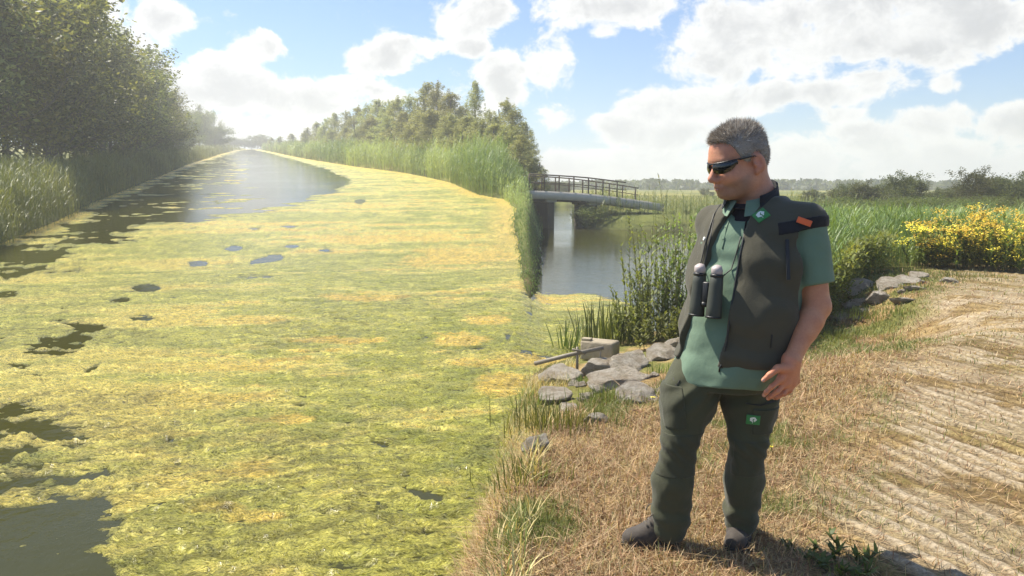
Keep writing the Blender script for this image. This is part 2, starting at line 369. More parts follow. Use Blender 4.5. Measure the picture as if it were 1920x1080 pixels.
# ---------------------------------------------------------------- floating algae
def poly_in(px, py, A): return seg_dist(np.stack([px, py], -1), np.array(A, float))
def build_algae():
    az = np.radians(np.concatenate([np.arange(-42, -34, .4), np.arange(-34, 1.6, .093), np.arange(1.6, 9, .12)]))
    D = np.concatenate([np.geomspace(3.4, 22, 390)[:-1], np.geomspace(22, 420, 200)])
    X, Y = polar(az, D); x, y = X.ravel(), Y.ravel(); P = np.stack([x, y], -1)
    w0 = wz(x, y); px, py = project(np.stack([x, y, w0], -1)); wd = -seg_dist(P, W)
    left = x < SEAM * y
    flow = np.stack([x * .55 + y * .18, y * 1.25 - x * .2], -1)            # drifts are long and thin
    edf = fbm(flow * 4.5 + 8, 1.0, 4, .62) - .5
    ed = (fbm(flow, .9, 5, .6) - .5); ed2 = fbm(P, .5, 4) - .5; streak = fbm(np.stack([x * .35, y * 2.2 + .5 * x], -1), 1.0, 4, .6) - .5
    main = poly_in(px, py, [(-300, 640), (-60, 520), (60, 478), (170, 437), (330, 414), (420, 400), (560, 380), (640, 352), (655, 338), (610, 318), (560, 303), (503, 287), (493, 281.5), (520, 284), (664, 310), (751, 321), (848, 339), (985, 372), (1010, 545), (1040, 720), (900, 1200), (-300, 1500)])
    scale_px = np.clip((py - 262) / 200, .06, 2.0)
    den = -main / (26 * scale_px) * .5 - .05
    den = np.minimum(den, .62)
    right_strip = poly_in(px, py, [(1005, 548), (1120, 552), (1200, 575), (1180, 660), (1000, 720), (960, 640)])
    den = np.where(left, den, np.minimum(.5, -right_strip / 18.) - .0)
    # dark open water in the near corner and torn openings
    def hole(cx, cy, rx, ry, k=1.0, rot=0.0):
        c, s = math.cos(rot), math.sin(rot); u = ((px - cx) * c + (py - cy) * s) / rx; v = (-(px - cx) * s + (py - cy) * c) / ry
        return k * np.clip(1.25 - np.sqrt(u * u + v * v), -1, 1.25)
    H = np.full(len(x), -1.0)
    for a in [(35, 940, 190, 190, 1.35), (60, 1090, 160, 90, 1.3), (170, 880, 45, 28, 1.1), (185, 950, 35, 16, .9), (130, 648, 46, 22, 1.0, -.4), (160, 615, 40, 10, .9), (85, 655, 55, 14, .7), (40, 690, 45, 18, .6),
              (275, 540, 26, 7, 1.0), (265, 596, 30, 8, 1.0), (222, 566, 28, 7, .9, -.2), (130, 605, 42, 7, .7), (95, 640, 30, 9, .7), (175, 690, 30, 8, .7, -.5), (30, 510, 70, 9, .85, -.3),
              (10, 552, 30, 7, .9), (372, 495, 24, 7, 1.0), (503, 486, 48, 9, 1.0, -.22), (440, 466, 22, 6, .95), (545, 462, 22, 5, .85), (480, 430, 40, 6, .7), (540, 425, 35, 6, .7), (675, 378, 14, 6, .9),
              (900, 655, 22, 5, .95), (952, 632, 12, 8, .95), (318, 828, 14, 6, .9, -.4), (560, 762, 34, 8, .6), (710, 832, 26, 8, .7, .4), (800, 930, 60, 14, .62, .3), (700, 960, 60, 12, .6, -.2), (805, 1000, 30, 14, .7),
              (620, 1060, 90, 12, .55), (470, 520, 60, 8, .5), (330, 560, 40, 8, .5), (610, 470, 40, 6, .5), (860, 905, 70, 12, .55, .35)]:
        H = np.maximum(H, hole(*a))
    den = den - np.clip(H, 0, 2) * 1.05
    # scattered floes along the left bank, open gaps on the shady side
    shady = sstep(420, 40, px) * sstep(760, 470, py)
    den = den - .30 * shady - .18 * sstep(520, 0, px) * sstep(1000, 800, py) * 0
    bank = sstep(1.0 + y * .012, .1, wd) * sstep(20, 34, y)
    rb = sstep(440, 500, px); den = np.where(left, np.maximum(den, bank * (.30 + .75 * rb) - .25 * rb - .08), den)
    floe = poly_in(px, py, [(40, 470), (130, 395), (240, 350), (330, 318), (400, 290), (418, 292), (350, 318), (330, 345), (260, 390), (200, 425)])
    den = np.where(left, np.maximum(den, np.where(floe < 0, -.10, -1)), den)
    a = den + 1.0 * ed + .35 * streak + .4 * ed2 + 1.0 * edf * sstep(40, 12, y)
    a = np.where(wd < -.05, -.5, a)
    fine = fbm(flow, 7.0, 4, .6); fiber = fbm(np.stack([x * 5 + y * 2, y * 17 - x * 4], -1), 1.0, 3)
    warp = fbm(P, .8, 3) * 3; wrk = fbm(np.stack([x * 2.2 + warp, y * 7 - 2 * x + warp], -1), 1.0, 4, .6)
    wrk = 1 - np.abs(wrk - .5) * 4
    near = sstep(30, 8, y)
    grit = fbm(np.stack([x * 22 + y * 4, y * 34 - x * 6], -1), 1.0, 2, .6)
    z = w0 + np.clip(a, -.5, .3) * .05 + np.where(a > 0, (fine - .5) * .06 * near + (fiber - .5) * .06 * near + .02 * np.clip(wrk, 0, 1) * near + (grit - .5) * .035 * near, 0) * sstep(0, .12, a)
    # algae colour: green, yellow and bleached orange drifts, darkened last for crevice shade
    b1 = fbm(np.stack([x * .30 + y * .1, y * .95 - x * .15], -1) + 3, .8, 4, .55); b2 = fbm(P + 31, .55, 4); b3 = fbm(flow + 50, 2.6, 4, .6)
    green = np.array([.34, .345, .045]); ygr = np.array([.57, .525, .095]); yel = np.array([.70, .605, .125]); ora = np.array([.80, .575, .10]); drk = np.array([.075, .085, .018])
    t = sstep(.28, .66, b3 * .45 + b2 * .25 + fine * .3 + .10 * sstep(1000, 300, px) - .03)[:, None]; C = green * (1 - t) + ygr * t
    t = sstep(.50, .60, b1 + .30 * (b3 - .5) + .22 * edf + .05 * sstep(700, 350, py))[:, None]; C = C * (1 - t) + yel * t
    o = sstep(.60, .68, b1 + .35 * (b3 - .5) + .25 * edf)
    for cx, cy, rx, ry in [(870, 482, 120, 20), (940, 725, 60, 30), (405, 955, 55, 14), (480, 975, 60, 12), (540, 790, 40, 10), (860, 640, 60, 14), (100, 508, 90, 12), (920, 600, 50, 10), (620, 640, 90, 8), (690, 560, 80, 7)]:
        o = np.maximum(o, sstep(1.15, .7, np.hypot((px - cx) / rx, (py - cy) / ry) + 1.2 * ed + 1.3 * edf))
    far_edge = sstep(1.2 + .01 * y, .2, wd) * sstep(16, 30, y); o = np.maximum(o, far_edge)
    o = (o * sstep(.28, .5, fine + .1) * np.maximum(far_edge, .25 + .75 * sstep(150, 650, px)))[:, None]; C = C * (1 - o) + ora * o
    k = (sstep(.5, .62, fbm(np.stack([x * .8 + y * .5, y * 1.6 - x], -1) + 77, .9, 4, .6)) * .6 * sstep(11, 6, y) * sstep(300, 700, px))[:, None]; C = C * (1 - k) + drk * 2.2 * k
    k = (sstep(.14, .0, a) * .7)[:, None]; C = C * (1 - k) + drk * k
    crease_shade = np.clip(wrk * 2.2 - 1.2, 0, 1) * near * sstep(.42, .6, b2); C = C * ((.55 + .9 * (.62 * fiber + .38 * grit)) * (1 - .5 * crease_shade))[:, None]  # crevice shade put into the colour: strand hollows and wrinkle lines darkened
    def f(N):
        co = obj_co(N)
        st = N.vm('MULTIPLY', co, (1, 1.7, 1)).outputs[0]
        wv = N.noise(st, 1.1, 3, .5, 0, 1); s2 = N.vm('ADD', st, N.vm('MULTIPLY', wv, (.8, .8, .8)).outputs[0]).outputs[0]
        n = N.noise(N.vm('MULTIPLY', s2, (1, 2.2, 1)).outputs[0], 9, 7, .7, .6); n2 = N.noise(s2, 46, 5, .68, .4)
        v = N.m('ADD', N.ss(n, .34, .64), N.m('MULTIPLY', N.ss(n2, .36, .64), .95))
        c = N.mix(1.0, attr(N), N.n('ShaderNodeCombineColor', i={0: N.m('MULTIPLY_ADD', v, .95, .20), 1: N.m('MULTIPLY_ADD', v, .92, .23), 2: N.m('MULTIPLY_ADD', v, 1.0, .22)}).outputs[0], 'MULTIPLY')
        h = N.m('ADD', N.m('MULTIPLY', n, .8), N.m('MULTIPLY', n2, .9))
        return bsdf(N, c, N.ss(n2, .35, .65, .16, .45), .6, bump(N, h, 1.0, .09))
    # keep only faces that rise above the water
    Fc = grid_faces(len(D), len(az)); keep = (a[Fc].max(1) > -.12); Fc = Fc[keep]
    used = np.unique(Fc); inv = np.zeros(len(x), int); inv[used] = np.arange(len(used))
    me = mesh_np('algae', np.stack([x, y, z], -1)[used], inv[Fc], [mat('algae', f)], C[used], True)
    o = link('floating_algae', me)
    tag(o, 'yellow-green mat of floating algae covering the canal', 'algae', kind='stuff')
build_ground(); build_water(); build_algae()
# ---------------------------------------------------------------- blades: reeds, grass, straw
def blades(base, h, w, az, lean, curl, col, segs=3, tipw=.05, droop=0.0):
    """ribbons from base points; all arguments arrays of length n -> V, F, C"""
    n = len(base); t = np.linspace(0, 1, segs + 1)
    dirx, diry = np.cos(az), np.sin(az)
    sx, sy = -np.sin(az), np.cos(az)
    V = np.zeros((n, segs + 1, 2, 3), np.float32)
    for k, tk in enumerate(t):
        ang = lean + curl * tk
        # integrate along arc
        if k == 0: hor = np.zeros(n); ver = np.zeros(n)
        else:
            am = lean + curl * (tk + t[k - 1]) / 2; hor = hor + np.sin(am) * h / segs; ver = ver + np.cos(am) * h / segs
        ww = w * (.55 + .45 * np.sin(np.pi * min(1, tk * 1.1 + .15))) * (1 if tk < .99 else 0) + w * tipw
        ww = ww * .5
        for sgn, j in ((-1, 0), (1, 1)):
            V[:, k, j, 0] = base[:, 0] + dirx * hor + sgn * sx * ww
            V[:, k, j, 1] = base[:, 1] + diry * hor + sgn * sy * ww
            V[:, k, j, 2] = base[:, 2] + ver
    idx = np.arange(n * (segs + 1) * 2).reshape(n, segs + 1, 2)
    V[:, -1, 0] = V[:, -1].mean(1); keep = np.ones((n, segs + 1, 2), bool); keep[:, -1, 1] = False      # the tip is one vertex
    idx = (np.cumsum(keep.ravel()) - 1).reshape(n, segs + 1, 2)
    Fq = np.stack([idx[:, :-2, 0], idx[:, :-2, 1], idx[:, 1:-1, 1], idx[:, 1:-1, 0]], -1).reshape(-1, 4)
    Ft = np.stack([idx[:, -2, 0], idx[:, -2, 1], idx[:, -1, 0]], -1)
    C = np.repeat(np.asarray(col, np.float32), (segs + 1) * 2 - 1, axis=0)
    return V.reshape(-1, 3)[keep.ravel()], (Fq, Ft), C
class BL:
    def __init__(s): s.V, s.F, s.C, s.n = [], [], [], 0
    def add(s, V, Fc, C): s.V.append(V); s.F += [f + s.n for f in (Fc if isinstance(Fc, tuple) else (Fc,))]; s.C.append(C); s.n += len(V)
    def mesh(s, name, m, smooth=False): return mesh_np(name, np.concatenate(s.V), s.F, [m], np.concatenate(s.C), smooth)
def U(a, b, n): return rng.uniform(a, b, n)
def jcol(c, n, var=.25, hue=.12):
    c = np.asarray(c, float); c = (c[None] if c.ndim == 1 else c) * (1 + U(-var, var, n))[:, None]; c[:, 0] *= 1 + U(-hue, hue, n); c[:, 2] *= 1 + U(-hue, hue, n); return np.clip(c, 0, 1)
def scatter(n, az0, az1, D0, D1, p=0.0):
    A = np.radians(U(az0, az1, n)); u = rng.random(n)
    D = np.exp(np.log(D0) + u * (np.log(D1) - np.log(D0))) if p == 0 else (D0 ** p + u * (D1 ** p - D0 ** p)) ** (1 / p)
    return np.stack([np.sin(A) * D, np.cos(A) * D], -1)
def on_ground(P2):
    z, d = height(P2[:, 0], P2[:, 1]); return np.column_stack([P2, z]), d
def reed_plants(B3, H, dist, colour, leaves=5, plume=0.0):
    """every stem carries long drooping leaves"""
    bl = BL(); n = len(B3)
    wmin = .00032 * dist
    bl.add(*blades(B3, H, np.maximum(.012, wmin), U(0, 6.28, n), np.abs(rng.normal(0, .06, n)), U(0, .15, n), jcol(np.array(colour) * .85, n), 2, .4))
    for k in range(leaves):
        f = U(.22, .96, n); b = B3.copy(); b[:, 2] += H * f
        L = H * U(.18, .36, n)
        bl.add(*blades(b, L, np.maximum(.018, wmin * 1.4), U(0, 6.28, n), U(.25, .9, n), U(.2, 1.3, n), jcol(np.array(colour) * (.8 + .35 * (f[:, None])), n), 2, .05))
    return bl
def colour_field(P, a, b, sc=.25):
    t = sstep(.35, .65, fbm(P, sc, 3))[:, None]; return np.array(a) * (1 - t) + np.array(b) * t

# reed belts on the two banks of the canal
def build_reeds():
    P = scatter(130000, -34, -13.5, 20, 400); d = seg_dist(P, W); ok = (d > -.3) & (d < 3.2 + .03 * P[:, 1]) & (P[:, 0] < -.2 * P[:, 1]); P = P[ok][:11500]
    B, d = on_ground(P); D = np.hypot(*P.T); H = U(1.3, 2.2, len(P)) * (.75 + .4 * fbm(P, .5, 2)) * sstep(-.6, .8, d + .4)
    bl = reed_plants(B, H, D, (1, 1, 1), 4); n = len(P); C = colour_field(P, (.16, .21, .05), (.32, .37, .11), .18)
    rep = np.concatenate([np.repeat(C, 5, axis=0)] * 5); bl.C = [c * rep[:len(c)] for c in [np.concatenate(bl.C)]]
    tag(link('reeds', bl.mesh('left_reeds', M_REED)), 'low green reed belt below the dark wood on the canal bank', 'reeds', kind='stuff')
    P = scatter(170000, -18.5, 3.0, 17, 400); d = seg_dist(P, W); x, y = P.T
    ok = (d > -.2) & (d < 3.4 + .03 * y) & (x < SEAM * y + .35 + .5 * (rng.random(len(x)) ** 2)) & (y > 17.5) & (x > -.33 * y) & ((y > 48) | (rng.random(len(x)) < .4 + .3 * sstep(22, 48, y))); P = P[ok][:18500]
    B, d = on_ground(P); D = np.hypot(*P.T)
    spit = sstep(48, 40, P[:, 1])
    H = U(2.0, 3.1, len(P)) * (.78 + .35 * fbm(P, .35, 2)) * (.13 + .87 * sstep(36, 54, P[:, 1])) * (.45 + 1.0 * fbm(P + 5, .9, 2)) * np.clip((SEAM * P[:, 1] + .75 - P[:, 0]) / 3.2, .22, 1)
    bl = reed_plants(B, H, D, (1, 1, 1), 5); C = colour_field(P, (.18, .235, .065), (.36, .41, .15), .12)
    rep = np.concatenate([np.repeat(C, 5, axis=0)] * 6); bl.C = [np.concatenate(bl.C) * rep]
    tag(link('reeds', bl.mesh('right_reeds', M_REED)), 'tall reed belt on the far canal bank below the pale trees', 'reeds', kind='stuff')
build_reeds()

# ---------------------------------------------------------------- trees
def grow(seed, Ht, spread, kind):
    """trunk + limbs as tubes and a list of twig ends with radii; unit metres"""
    r = np.random.default_rng(seed); tb = MB(); ends = []
    def limb(p, d, L, rad, lvl):
        k = 5; pts = [p]; dd = d.copy()
        for i in range(k):
            dd = dd + r.normal(0, .16, 3) + np.array([0, 0, .10 if kind != 'droop' else (-.06 if lvl > 1 else .08)]); dd /= np.linalg.norm(dd); pts.append(pts[-1] + dd * L / k)
        pts = np.array(pts)
        if lvl < 3: tb.tube(pts, np.linspace(rad, rad * .45, k + 1), 5 if lvl < 2 else 3, cap=False)
        if lvl >= 1:
            for i in range(2 if lvl == 1 else 1, k + 1): ends.append((pts[i], L * .36 + (.32 if kind == 'tall' else .22), lvl))
        if lvl < 3:
            nb = {0: 0, 1: 5, 2: 3}[lvl]
            for b in range(nb):
                f = r.uniform(.35, 1); i = min(k - 1, int(f * k)); q = pts[i] + (pts[i + 1] - pts[i]) * (f * k - i)
                ax = r.normal(0, 1, 3); ax[2] = abs(ax[2]) * .5; nd = dd * .6 + ax / np.linalg.norm(ax) * .85; nd /= np.linalg.norm(nd)
                limb(q, nd, L * r.uniform(.42, .62), rad * .5, lvl + 1)
    nst = 1 if kind == 'tall' else r.integers(1, 4)
    for s in range(nst):
        pts = [np.array([r.normal(0, .15 * (nst > 1)), r.normal(0, .15 * (nst > 1)), -.15])]; w_ = .03 if kind == 'tall' else .12; d = np.array([r.normal(0, w_), r.normal(0, w_), 1.])
        for i in range(8): d = d + r.normal(0, .015 if kind == 'tall' else .07, 3); d[2] = abs(d[2]); d /= np.linalg.norm(d); pts.append(pts[-1] + d * Ht * .86 / 8)
        pts = np.array(pts); R0 = Ht * .014; tb.tube(pts, np.linspace(R0, R0 * .3, 9), 7, cap=False)
        ends.append((pts[-1], .5, 1))
        nl = int((34 if kind == 'tall' else 24) / nst ** .6)
        for b in range(nl):
            f = r.uniform(.12, .97); i = min(7, int(f * 8)); q = pts[i] + (pts[i + 1] - pts[i]) * (f * 8 - i); a = r.uniform(0, 6.28)
            up = {'tall': .9, 'broad': .45, 'droop': .5}[kind]; nd = np.array([math.cos(a), math.sin(a), up + r.normal(0, .2)]); nd /= np.linalg.norm(nd)
            prof = {'tall': .5 + .9 * math.sin(math.pi * min(1, f * .9 + .12)), 'broad': .55 + 1.0 * math.sin(math.pi * (f * .8 + .15)), 'droop': .6 + .8 * math.sin(math.pi * (f * .85 + .1))}[kind]
            limb(q, nd, spread * prof * r.uniform(.6, 1.1) * (.5 if kind == 'tall' else 1), R0 * .42 * (1.1 - f), 1)
    return tb, ends
def leaves_at(ends, n, size, rs, cols, aspect=.5):
    r = np.random.default_rng(rs)
    E = np.array([e[0] for e in ends]); Rr = np.array([e[1] for e in ends]); pick = r.choice(len(E), n, p=Rr ** 1.5 / (Rr ** 1.5).sum())
    off = r.normal(0, 1, (n, 3)); off /= np.linalg.norm(off, axis=1)[:, None]; off *= (r.random(n) ** .5 * Rr[pick])[:, None]; off[:, 2] *= (1.5 if aspect < .5 else .75)
    c = E[pick] + off; u = r.normal(0, 1, (n, 3)); u[:, 2] = u[:, 2] * .7 - .2; u /= np.linalg.norm(u, axis=1)[:, None]
    v = np.cross(u, r.normal(0, 1, (n, 3))); v /= np.linalg.norm(v, axis=1)[:, None]
    s = size * r.uniform(.6, 1.3, n); a = u * s[:, None] * .5; b = v * (s * aspect)[:, None] * .5
    V = np.stack([c - a, c + b * .9 - a * .1, c + a, c - b * .9 - a * .1], 1).reshape(-1, 3)
    Fc = np.arange(4 * n).reshape(n, 4)
    cl = r.random(len(E))[pick]; t = np.clip(cl ** 1.4 * .95 + r.random(n) * .3 - .08, 0, 1)[:, None]; C = np.array(cols[0]) * (1 - t) + np.array(cols[1]) * t
    return V, Fc, np.repeat(C, 4, axis=0)
VAR = {}
def sprays(seed, Ht, spread):
    """many small upright leaf sprays filling a loose column, for willows"""
    r = np.random.default_rng(seed + 77); L = []; lead = [(r.normal(0, .25) * spread, r.normal(0, .25) * spread, r.uniform(.72, 1.0)) for _ in range(5)]
    for k in range(230):
        lx, ly, lt = lead[r.integers(5)]; f = r.uniform(.02, .97) ** .85; z = f * lt * Ht; rad = spread * (.25 + .95 * math.sin(math.pi * min(1, f * .82 + .16))) * math.sqrt(r.random()); a = r.uniform(0, 6.28)
        L.append((np.array([lx * f + rad * math.cos(a), ly * f + rad * math.sin(a), z]), r.uniform(.16, .48) * (1.15 - .5 * f), 1))
    for lx, ly, lt in lead:
        for q in range(5): L.append((np.array([lx, ly, Ht * lt * (.86 + .035 * q)]), .34 - .05 * q, 1))
    return L
def variants(key, kind, Ht, spread, nleaf, size, cols, seeds):
    L = []
    for s in seeds:
        tb, ends = grow(s, Ht, spread, kind)
        if kind == 'tall': ends = sprays(s, Ht, spread)
        V, Fc, C = leaves_at(ends, nleaf, size, s + 500, cols, .42 if kind == 'tall' else .5)
        pass
        L.append((mesh_np('trunk', np.concatenate(tb.V), np.concatenate(tb.F), [M_BARK], None, True), mesh_np('crown', V, Fc, [M_LEAF], C)))
    VAR[key] = (L, Ht)
variants('wood', 'broad', 9, 2.3, 13000, .24, [(.05, .066, .018), (.30, .32, .10)], (1, 2, 3, 4))
variants('willow', 'tall', 9, 1.15, 15000, .15, [(.24, .26, .11), (.44, .45, .24)], (11, 12, 13, 14))
variants('bush', 'broad', 3, 1.1, 5000, .12, [(.08, .11, .025), (.18, .21, .06)], (21, 22, 23))
variants('round', 'broad', 5, 1.5, 9000, .20, [(.07, .085, .035), (.16, .18, .075)], (31, 32, 33))
def tree(name, key, vi, loc, h, rz, label, cat, group=None, wide=1.0):
    L, Ht = VAR[key]; tr, cr = L[vi % len(L)]
    e = empty(name, loc, rz); s = h / Ht; e.scale = (s * wide, s * wide, s)
    link('trunk', tr, e); link('crown', cr, e); tag(e, label, cat, group); return e
ORD = ['first', 'second', 'third', 'fourth', 'fifth', 'sixth', 'seventh', 'eighth', 'ninth', 'tenth', 'eleventh', 'twelfth', 'thirteenth', 'fourteenth', 'fifteenth', 'sixteenth', 'seventeenth', 'eighteenth', 'nineteenth', 'twentieth', 'twenty-first', 'twenty-second', 'twenty-third', 'twenty-fourth', 'twenty-fifth', 'twenty-sixth']
def ground_at(x, y): return float(height(np.array([x]), np.array([y]))[0][0])
def top_tree(name, key, vi, px, top, Y, rz, label, cat, group, wide=1.0, sink=.1):
    """a tree standing at depth Y on column px whose tip reaches row top"""
    a = PY(px, top, Y); z = ground_at(a[0], Y) - sink
    return tree(name, key, vi, (a[0], Y, z), a[2] - z, rz, label, cat, group, wide)
def build_trees():
    # dark wood on the near-left bank: front row, then a taller row behind
    front = [(-130, -90, 27), (-45, -60, 29), (30, -40, 33), (90, 30, 37), (140, 60, 42), (185, 85, 47), (222, 118, 53), (252, 140, 60), (275, 158, 68), (296, 172, 78), (312, 200, 90), (328, 208, 104), (344, 212, 122), (358, 208, 140), (371, 206, 160), (384, 208, 185), (394, 218, 210)]
    for i, (px, tp, Y) in enumerate(front):
        g = 'dark trees of the left bank wood'
        top_tree('bank_tree', 'wood', i, px, tp, Y * 1.62, i * 1.7, f'{ORD[i]} dark leafy tree from the near end of the left-bank wood, front row', 'tree', g, 1.15 if i < 10 else .9)
    back = [(-20, -70, 36), (70, -30, 41), (120, 5, 46), (165, 45, 52), (206, 75, 60), (240, 112, 68), (264, 146, 78), (286, 165, 90)]
    for i, (px, tp, Y) in enumerate(back):
        top_tree('bank_tree', 'wood', i + 2, px, tp, Y * 1.75, i * 2.3 + 1, f'{ORD[i]} tree from the near end of the left-bank wood, back row', 'tree', 'dark trees of the left bank wood', 1.1)
    under = [(5, 330, 28.5), (60, 335, 32), (118, 322, 37), (170, 300, 44), (215, 282, 52), (255, 268, 62), (290, 262, 76), (320, 258, 95)]
    for i, (px, tp, Y) in enumerate(under):
        top_tree('bank_shrub', 'bush', i, px, tp, Y * 1.42, i * 1.3, f'{ORD[i]} low shrub from the near end, under the left-bank wood', 'shrub', 'shrubs under the left bank wood', 1.6)
    # pale trees behind the far reed belt, nearest at the right end
    tops = [(984, 226, 62), (962, 196, 60), (945, 182, 66), (918, 200, 62), (893, 150, 70), (868, 190, 78), (845, 165, 74), (822, 143, 82), (797, 152, 88), (772, 172, 92), (748, 178, 98), (727, 182, 104), (708, 184, 112),
            (688, 190, 118), (668, 196, 126), (648, 203, 134), (629, 211, 144), (611, 217, 155), (594, 226, 166), (577, 236, 180)]
    for i, (px, tp, Y) in enumerate(tops):
        top_tree('pale_tree', 'willow', i * 3 + 1, px, tp, Y * 1.2, i * 2.1, f'{ORD[i]} pale willow from the right end of the row behind the reed belt', 'tree', 'pale willows behind the reed belt', 1.05 if i in (4, 7) else 1.75)
    mid = [(1000, 290, 53), (980, 252, 54), (955, 228, 56), (928, 226, 58), (900, 216, 62), (872, 216, 66), (842, 206, 70), (812, 200, 76), (782, 204, 82), (752, 208, 90), (724, 212, 98), (698, 216, 108), (672, 232, 120), (648, 236, 132), (622, 240, 146), (598, 244, 162), (572, 247, 182), (548, 250, 205), (526, 254, 235), (508, 257, 270)]
    for i, (px, tp, Y) in enumerate(mid):
        top_tree('bank_shrub', 'willow', i, px, tp, Y * 1.17 if i > 1 else Y * 1.06, i * 1.9 + .4, f'{ORD[i]} lower grey-green willow bush from the right end, between reeds and pale trees', 'shrub', 'willow bushes behind the reed belt', 2.5)
    # far end of the canal
    fe = [(398, 256, 330), (412, 262, 400), (425, 264, 430), (436, 260, 430), (447, 263, 440), (458, 262, 440), (470, 264, 440), (484, 254, 420), (496, 261, 400), (404, 240, 280)]
    for i, (px, tp, Y) in enumerate(fe):
        top_tree('distant_tree', 'round', i, px, tp, Y, i, f'{ORD[i]} small distant tree closing the end of the canal', 'tree', 'distant trees at the end of the canal', 2.0)
    # beyond the bridge and the meadow
    bt = [(1022, 344, 120), (1034, 341, 125), (1048, 343, 130), (1060, 345, 128), (1246, 366, 140), (1262, 364, 150), (1280, 366, 150), (1300, 366, 150), (1322, 354, 120), (1335, 360, 118)]
    for i, (px, tp, Y) in enumerate(bt):
        top_tree('distant_tree', 'round', i, px, tp, Y, i * 1.1, f'{ORD[i]} distant tree from the bridge towards the man, on the horizon', 'tree', 'distant trees between bridge and man', 1.3)
    rt = [(1520, 362, 120), (1535, 366, 120), (1572, 362, 95), (1594, 352, 92), (1618, 350, 90), (1640, 358, 95), (1664, 352, 88), (1688, 334, 84), (1710, 346, 86), (1746, 366, 90), (1768, 362, 90), (1792, 358, 85), (1814, 356, 88), (1838, 328, 80), (1862, 350, 82), (1886, 344, 80), (1906, 336, 80), (1924, 356, 84), (1945, 352, 84), (1970, 350, 84)]
    for i, (px, tp, Y) in enumerate(rt):
        top_tree('field_tree', 'round', i + 1, px, tp - 5, Y * .58, i * 2.7, f'{ORD[i]} dark round tree from the left along the skyline beyond the marsh', 'tree', 'trees along the marsh skyline', 1.0 if i in (7, 13) else 1.25)
build_trees()
# ---------------------------------------------------------------- things on the bank
def PG(px, py):
    d = ray(px, py); t = np.geomspace(1.5, 400, 1500); z, _ = height(d[0] * t, d[1] * t); k = np.argmax(CZ + d[2] * t < z)
    if k == 0: k = len(t) - 1
    t0, t1 = t[max(k - 1, 0)], t[k]
    for _ in range(12):
        m = (t0 + t1) / 2; zz = ground_at(d[0] * m, d[1] * m)
        if CZ + d[2] * m < zz: t1 = m
        else: t0 = m
    return np.array([d[0] * t1, d[1] * t1, CZ + d[2] * t1])
def m_rock():
    def f(N):
        co = obj_co(N); oi = N.n('ShaderNodeObjectInfo'); cc = N.vm('ADD', co, N.n('ShaderNodeCombineXYZ', i={0: N.m('MULTIPLY', oi.outputs['Random'], 40)}).outputs[0]).outputs[0]
        n = N.noise(cc, 2.2, 6, .65); n2 = N.noise(cc, 11, 6, .7); n3 = N.noise(cc, 45, 3, .6)
        c = N.mix(N.ss(n, .3, .7), (.50, .40, .28, 1), (.80, .73, .61, 1)); c = N.mix(N.ss(n2, .56, .72), c, (.34, .27, .19, 1)); c = N.mix(N.m('MULTIPLY', N.ss(n3, .5, .7), .3), c, (.75, .72, .67, 1))
        c = N.mix(N.m('MULTIPLY', N.ss(N.noise(cc, 3.5, 4), .55, .7), .4), c, (.24, .20, .09, 1))
        return bsdf(N, c, .85, .2, bump(N, N.m('ADD', n2, N.m('MULTIPLY', n3, .5)), 1.0, .16))
    return mat('rock', f)
M_ROCK = m_rock()
def rock_mesh(seed):
    r = np.random.default_rng(seed); bm = bmesh.new(); bmesh.ops.create_icosphere(bm, subdivisions=4, radius=1); bm.verts.index_update()
    V = np.array([v.co[:] for v in bm.verts]); Fc = np.array([[v.index for v in f.verts] for f in bm.faces]); bm.free()
    for k in range(16):
        n = r.normal(0, 1, 3); n /= np.linalg.norm(n); h = r.uniform(.45, .82); o = V @ n - h; V = V - np.clip(o, 0, None)[:, None] * n * 1.0
    V = V * (1 + .24 * (fbm(V + seed * 3.1, 2.0, 3) - .5)[:, None] + .20 * (fbm(V + seed, 6, 4, .6) - .5)[:, None])
    return mesh_np('rock', V, Fc, [M_ROCK], None, False)
ROCKS = [rock_mesh(s) for s in range(7)]
def rock(i, px, py, wpx, hpx, label, group, tilt=0.0):
    p = PG(px, py + hpx * .35); s = p[1] / F; o = link('rock', ROCKS[i % 7]); o.location = p + np.array([0, wpx * s * .3, hpx * s * .22]); o.scale = (wpx * s * .66, wpx * s * .52, hpx * s * .66); o.rotation_euler = (.28 + tilt, .1 * ((i * 7) % 5 - 2), [0, .5, -.4, .3, -.6, .2, 2.9][i % 7])
    return tag(o, label, 'rock', group)
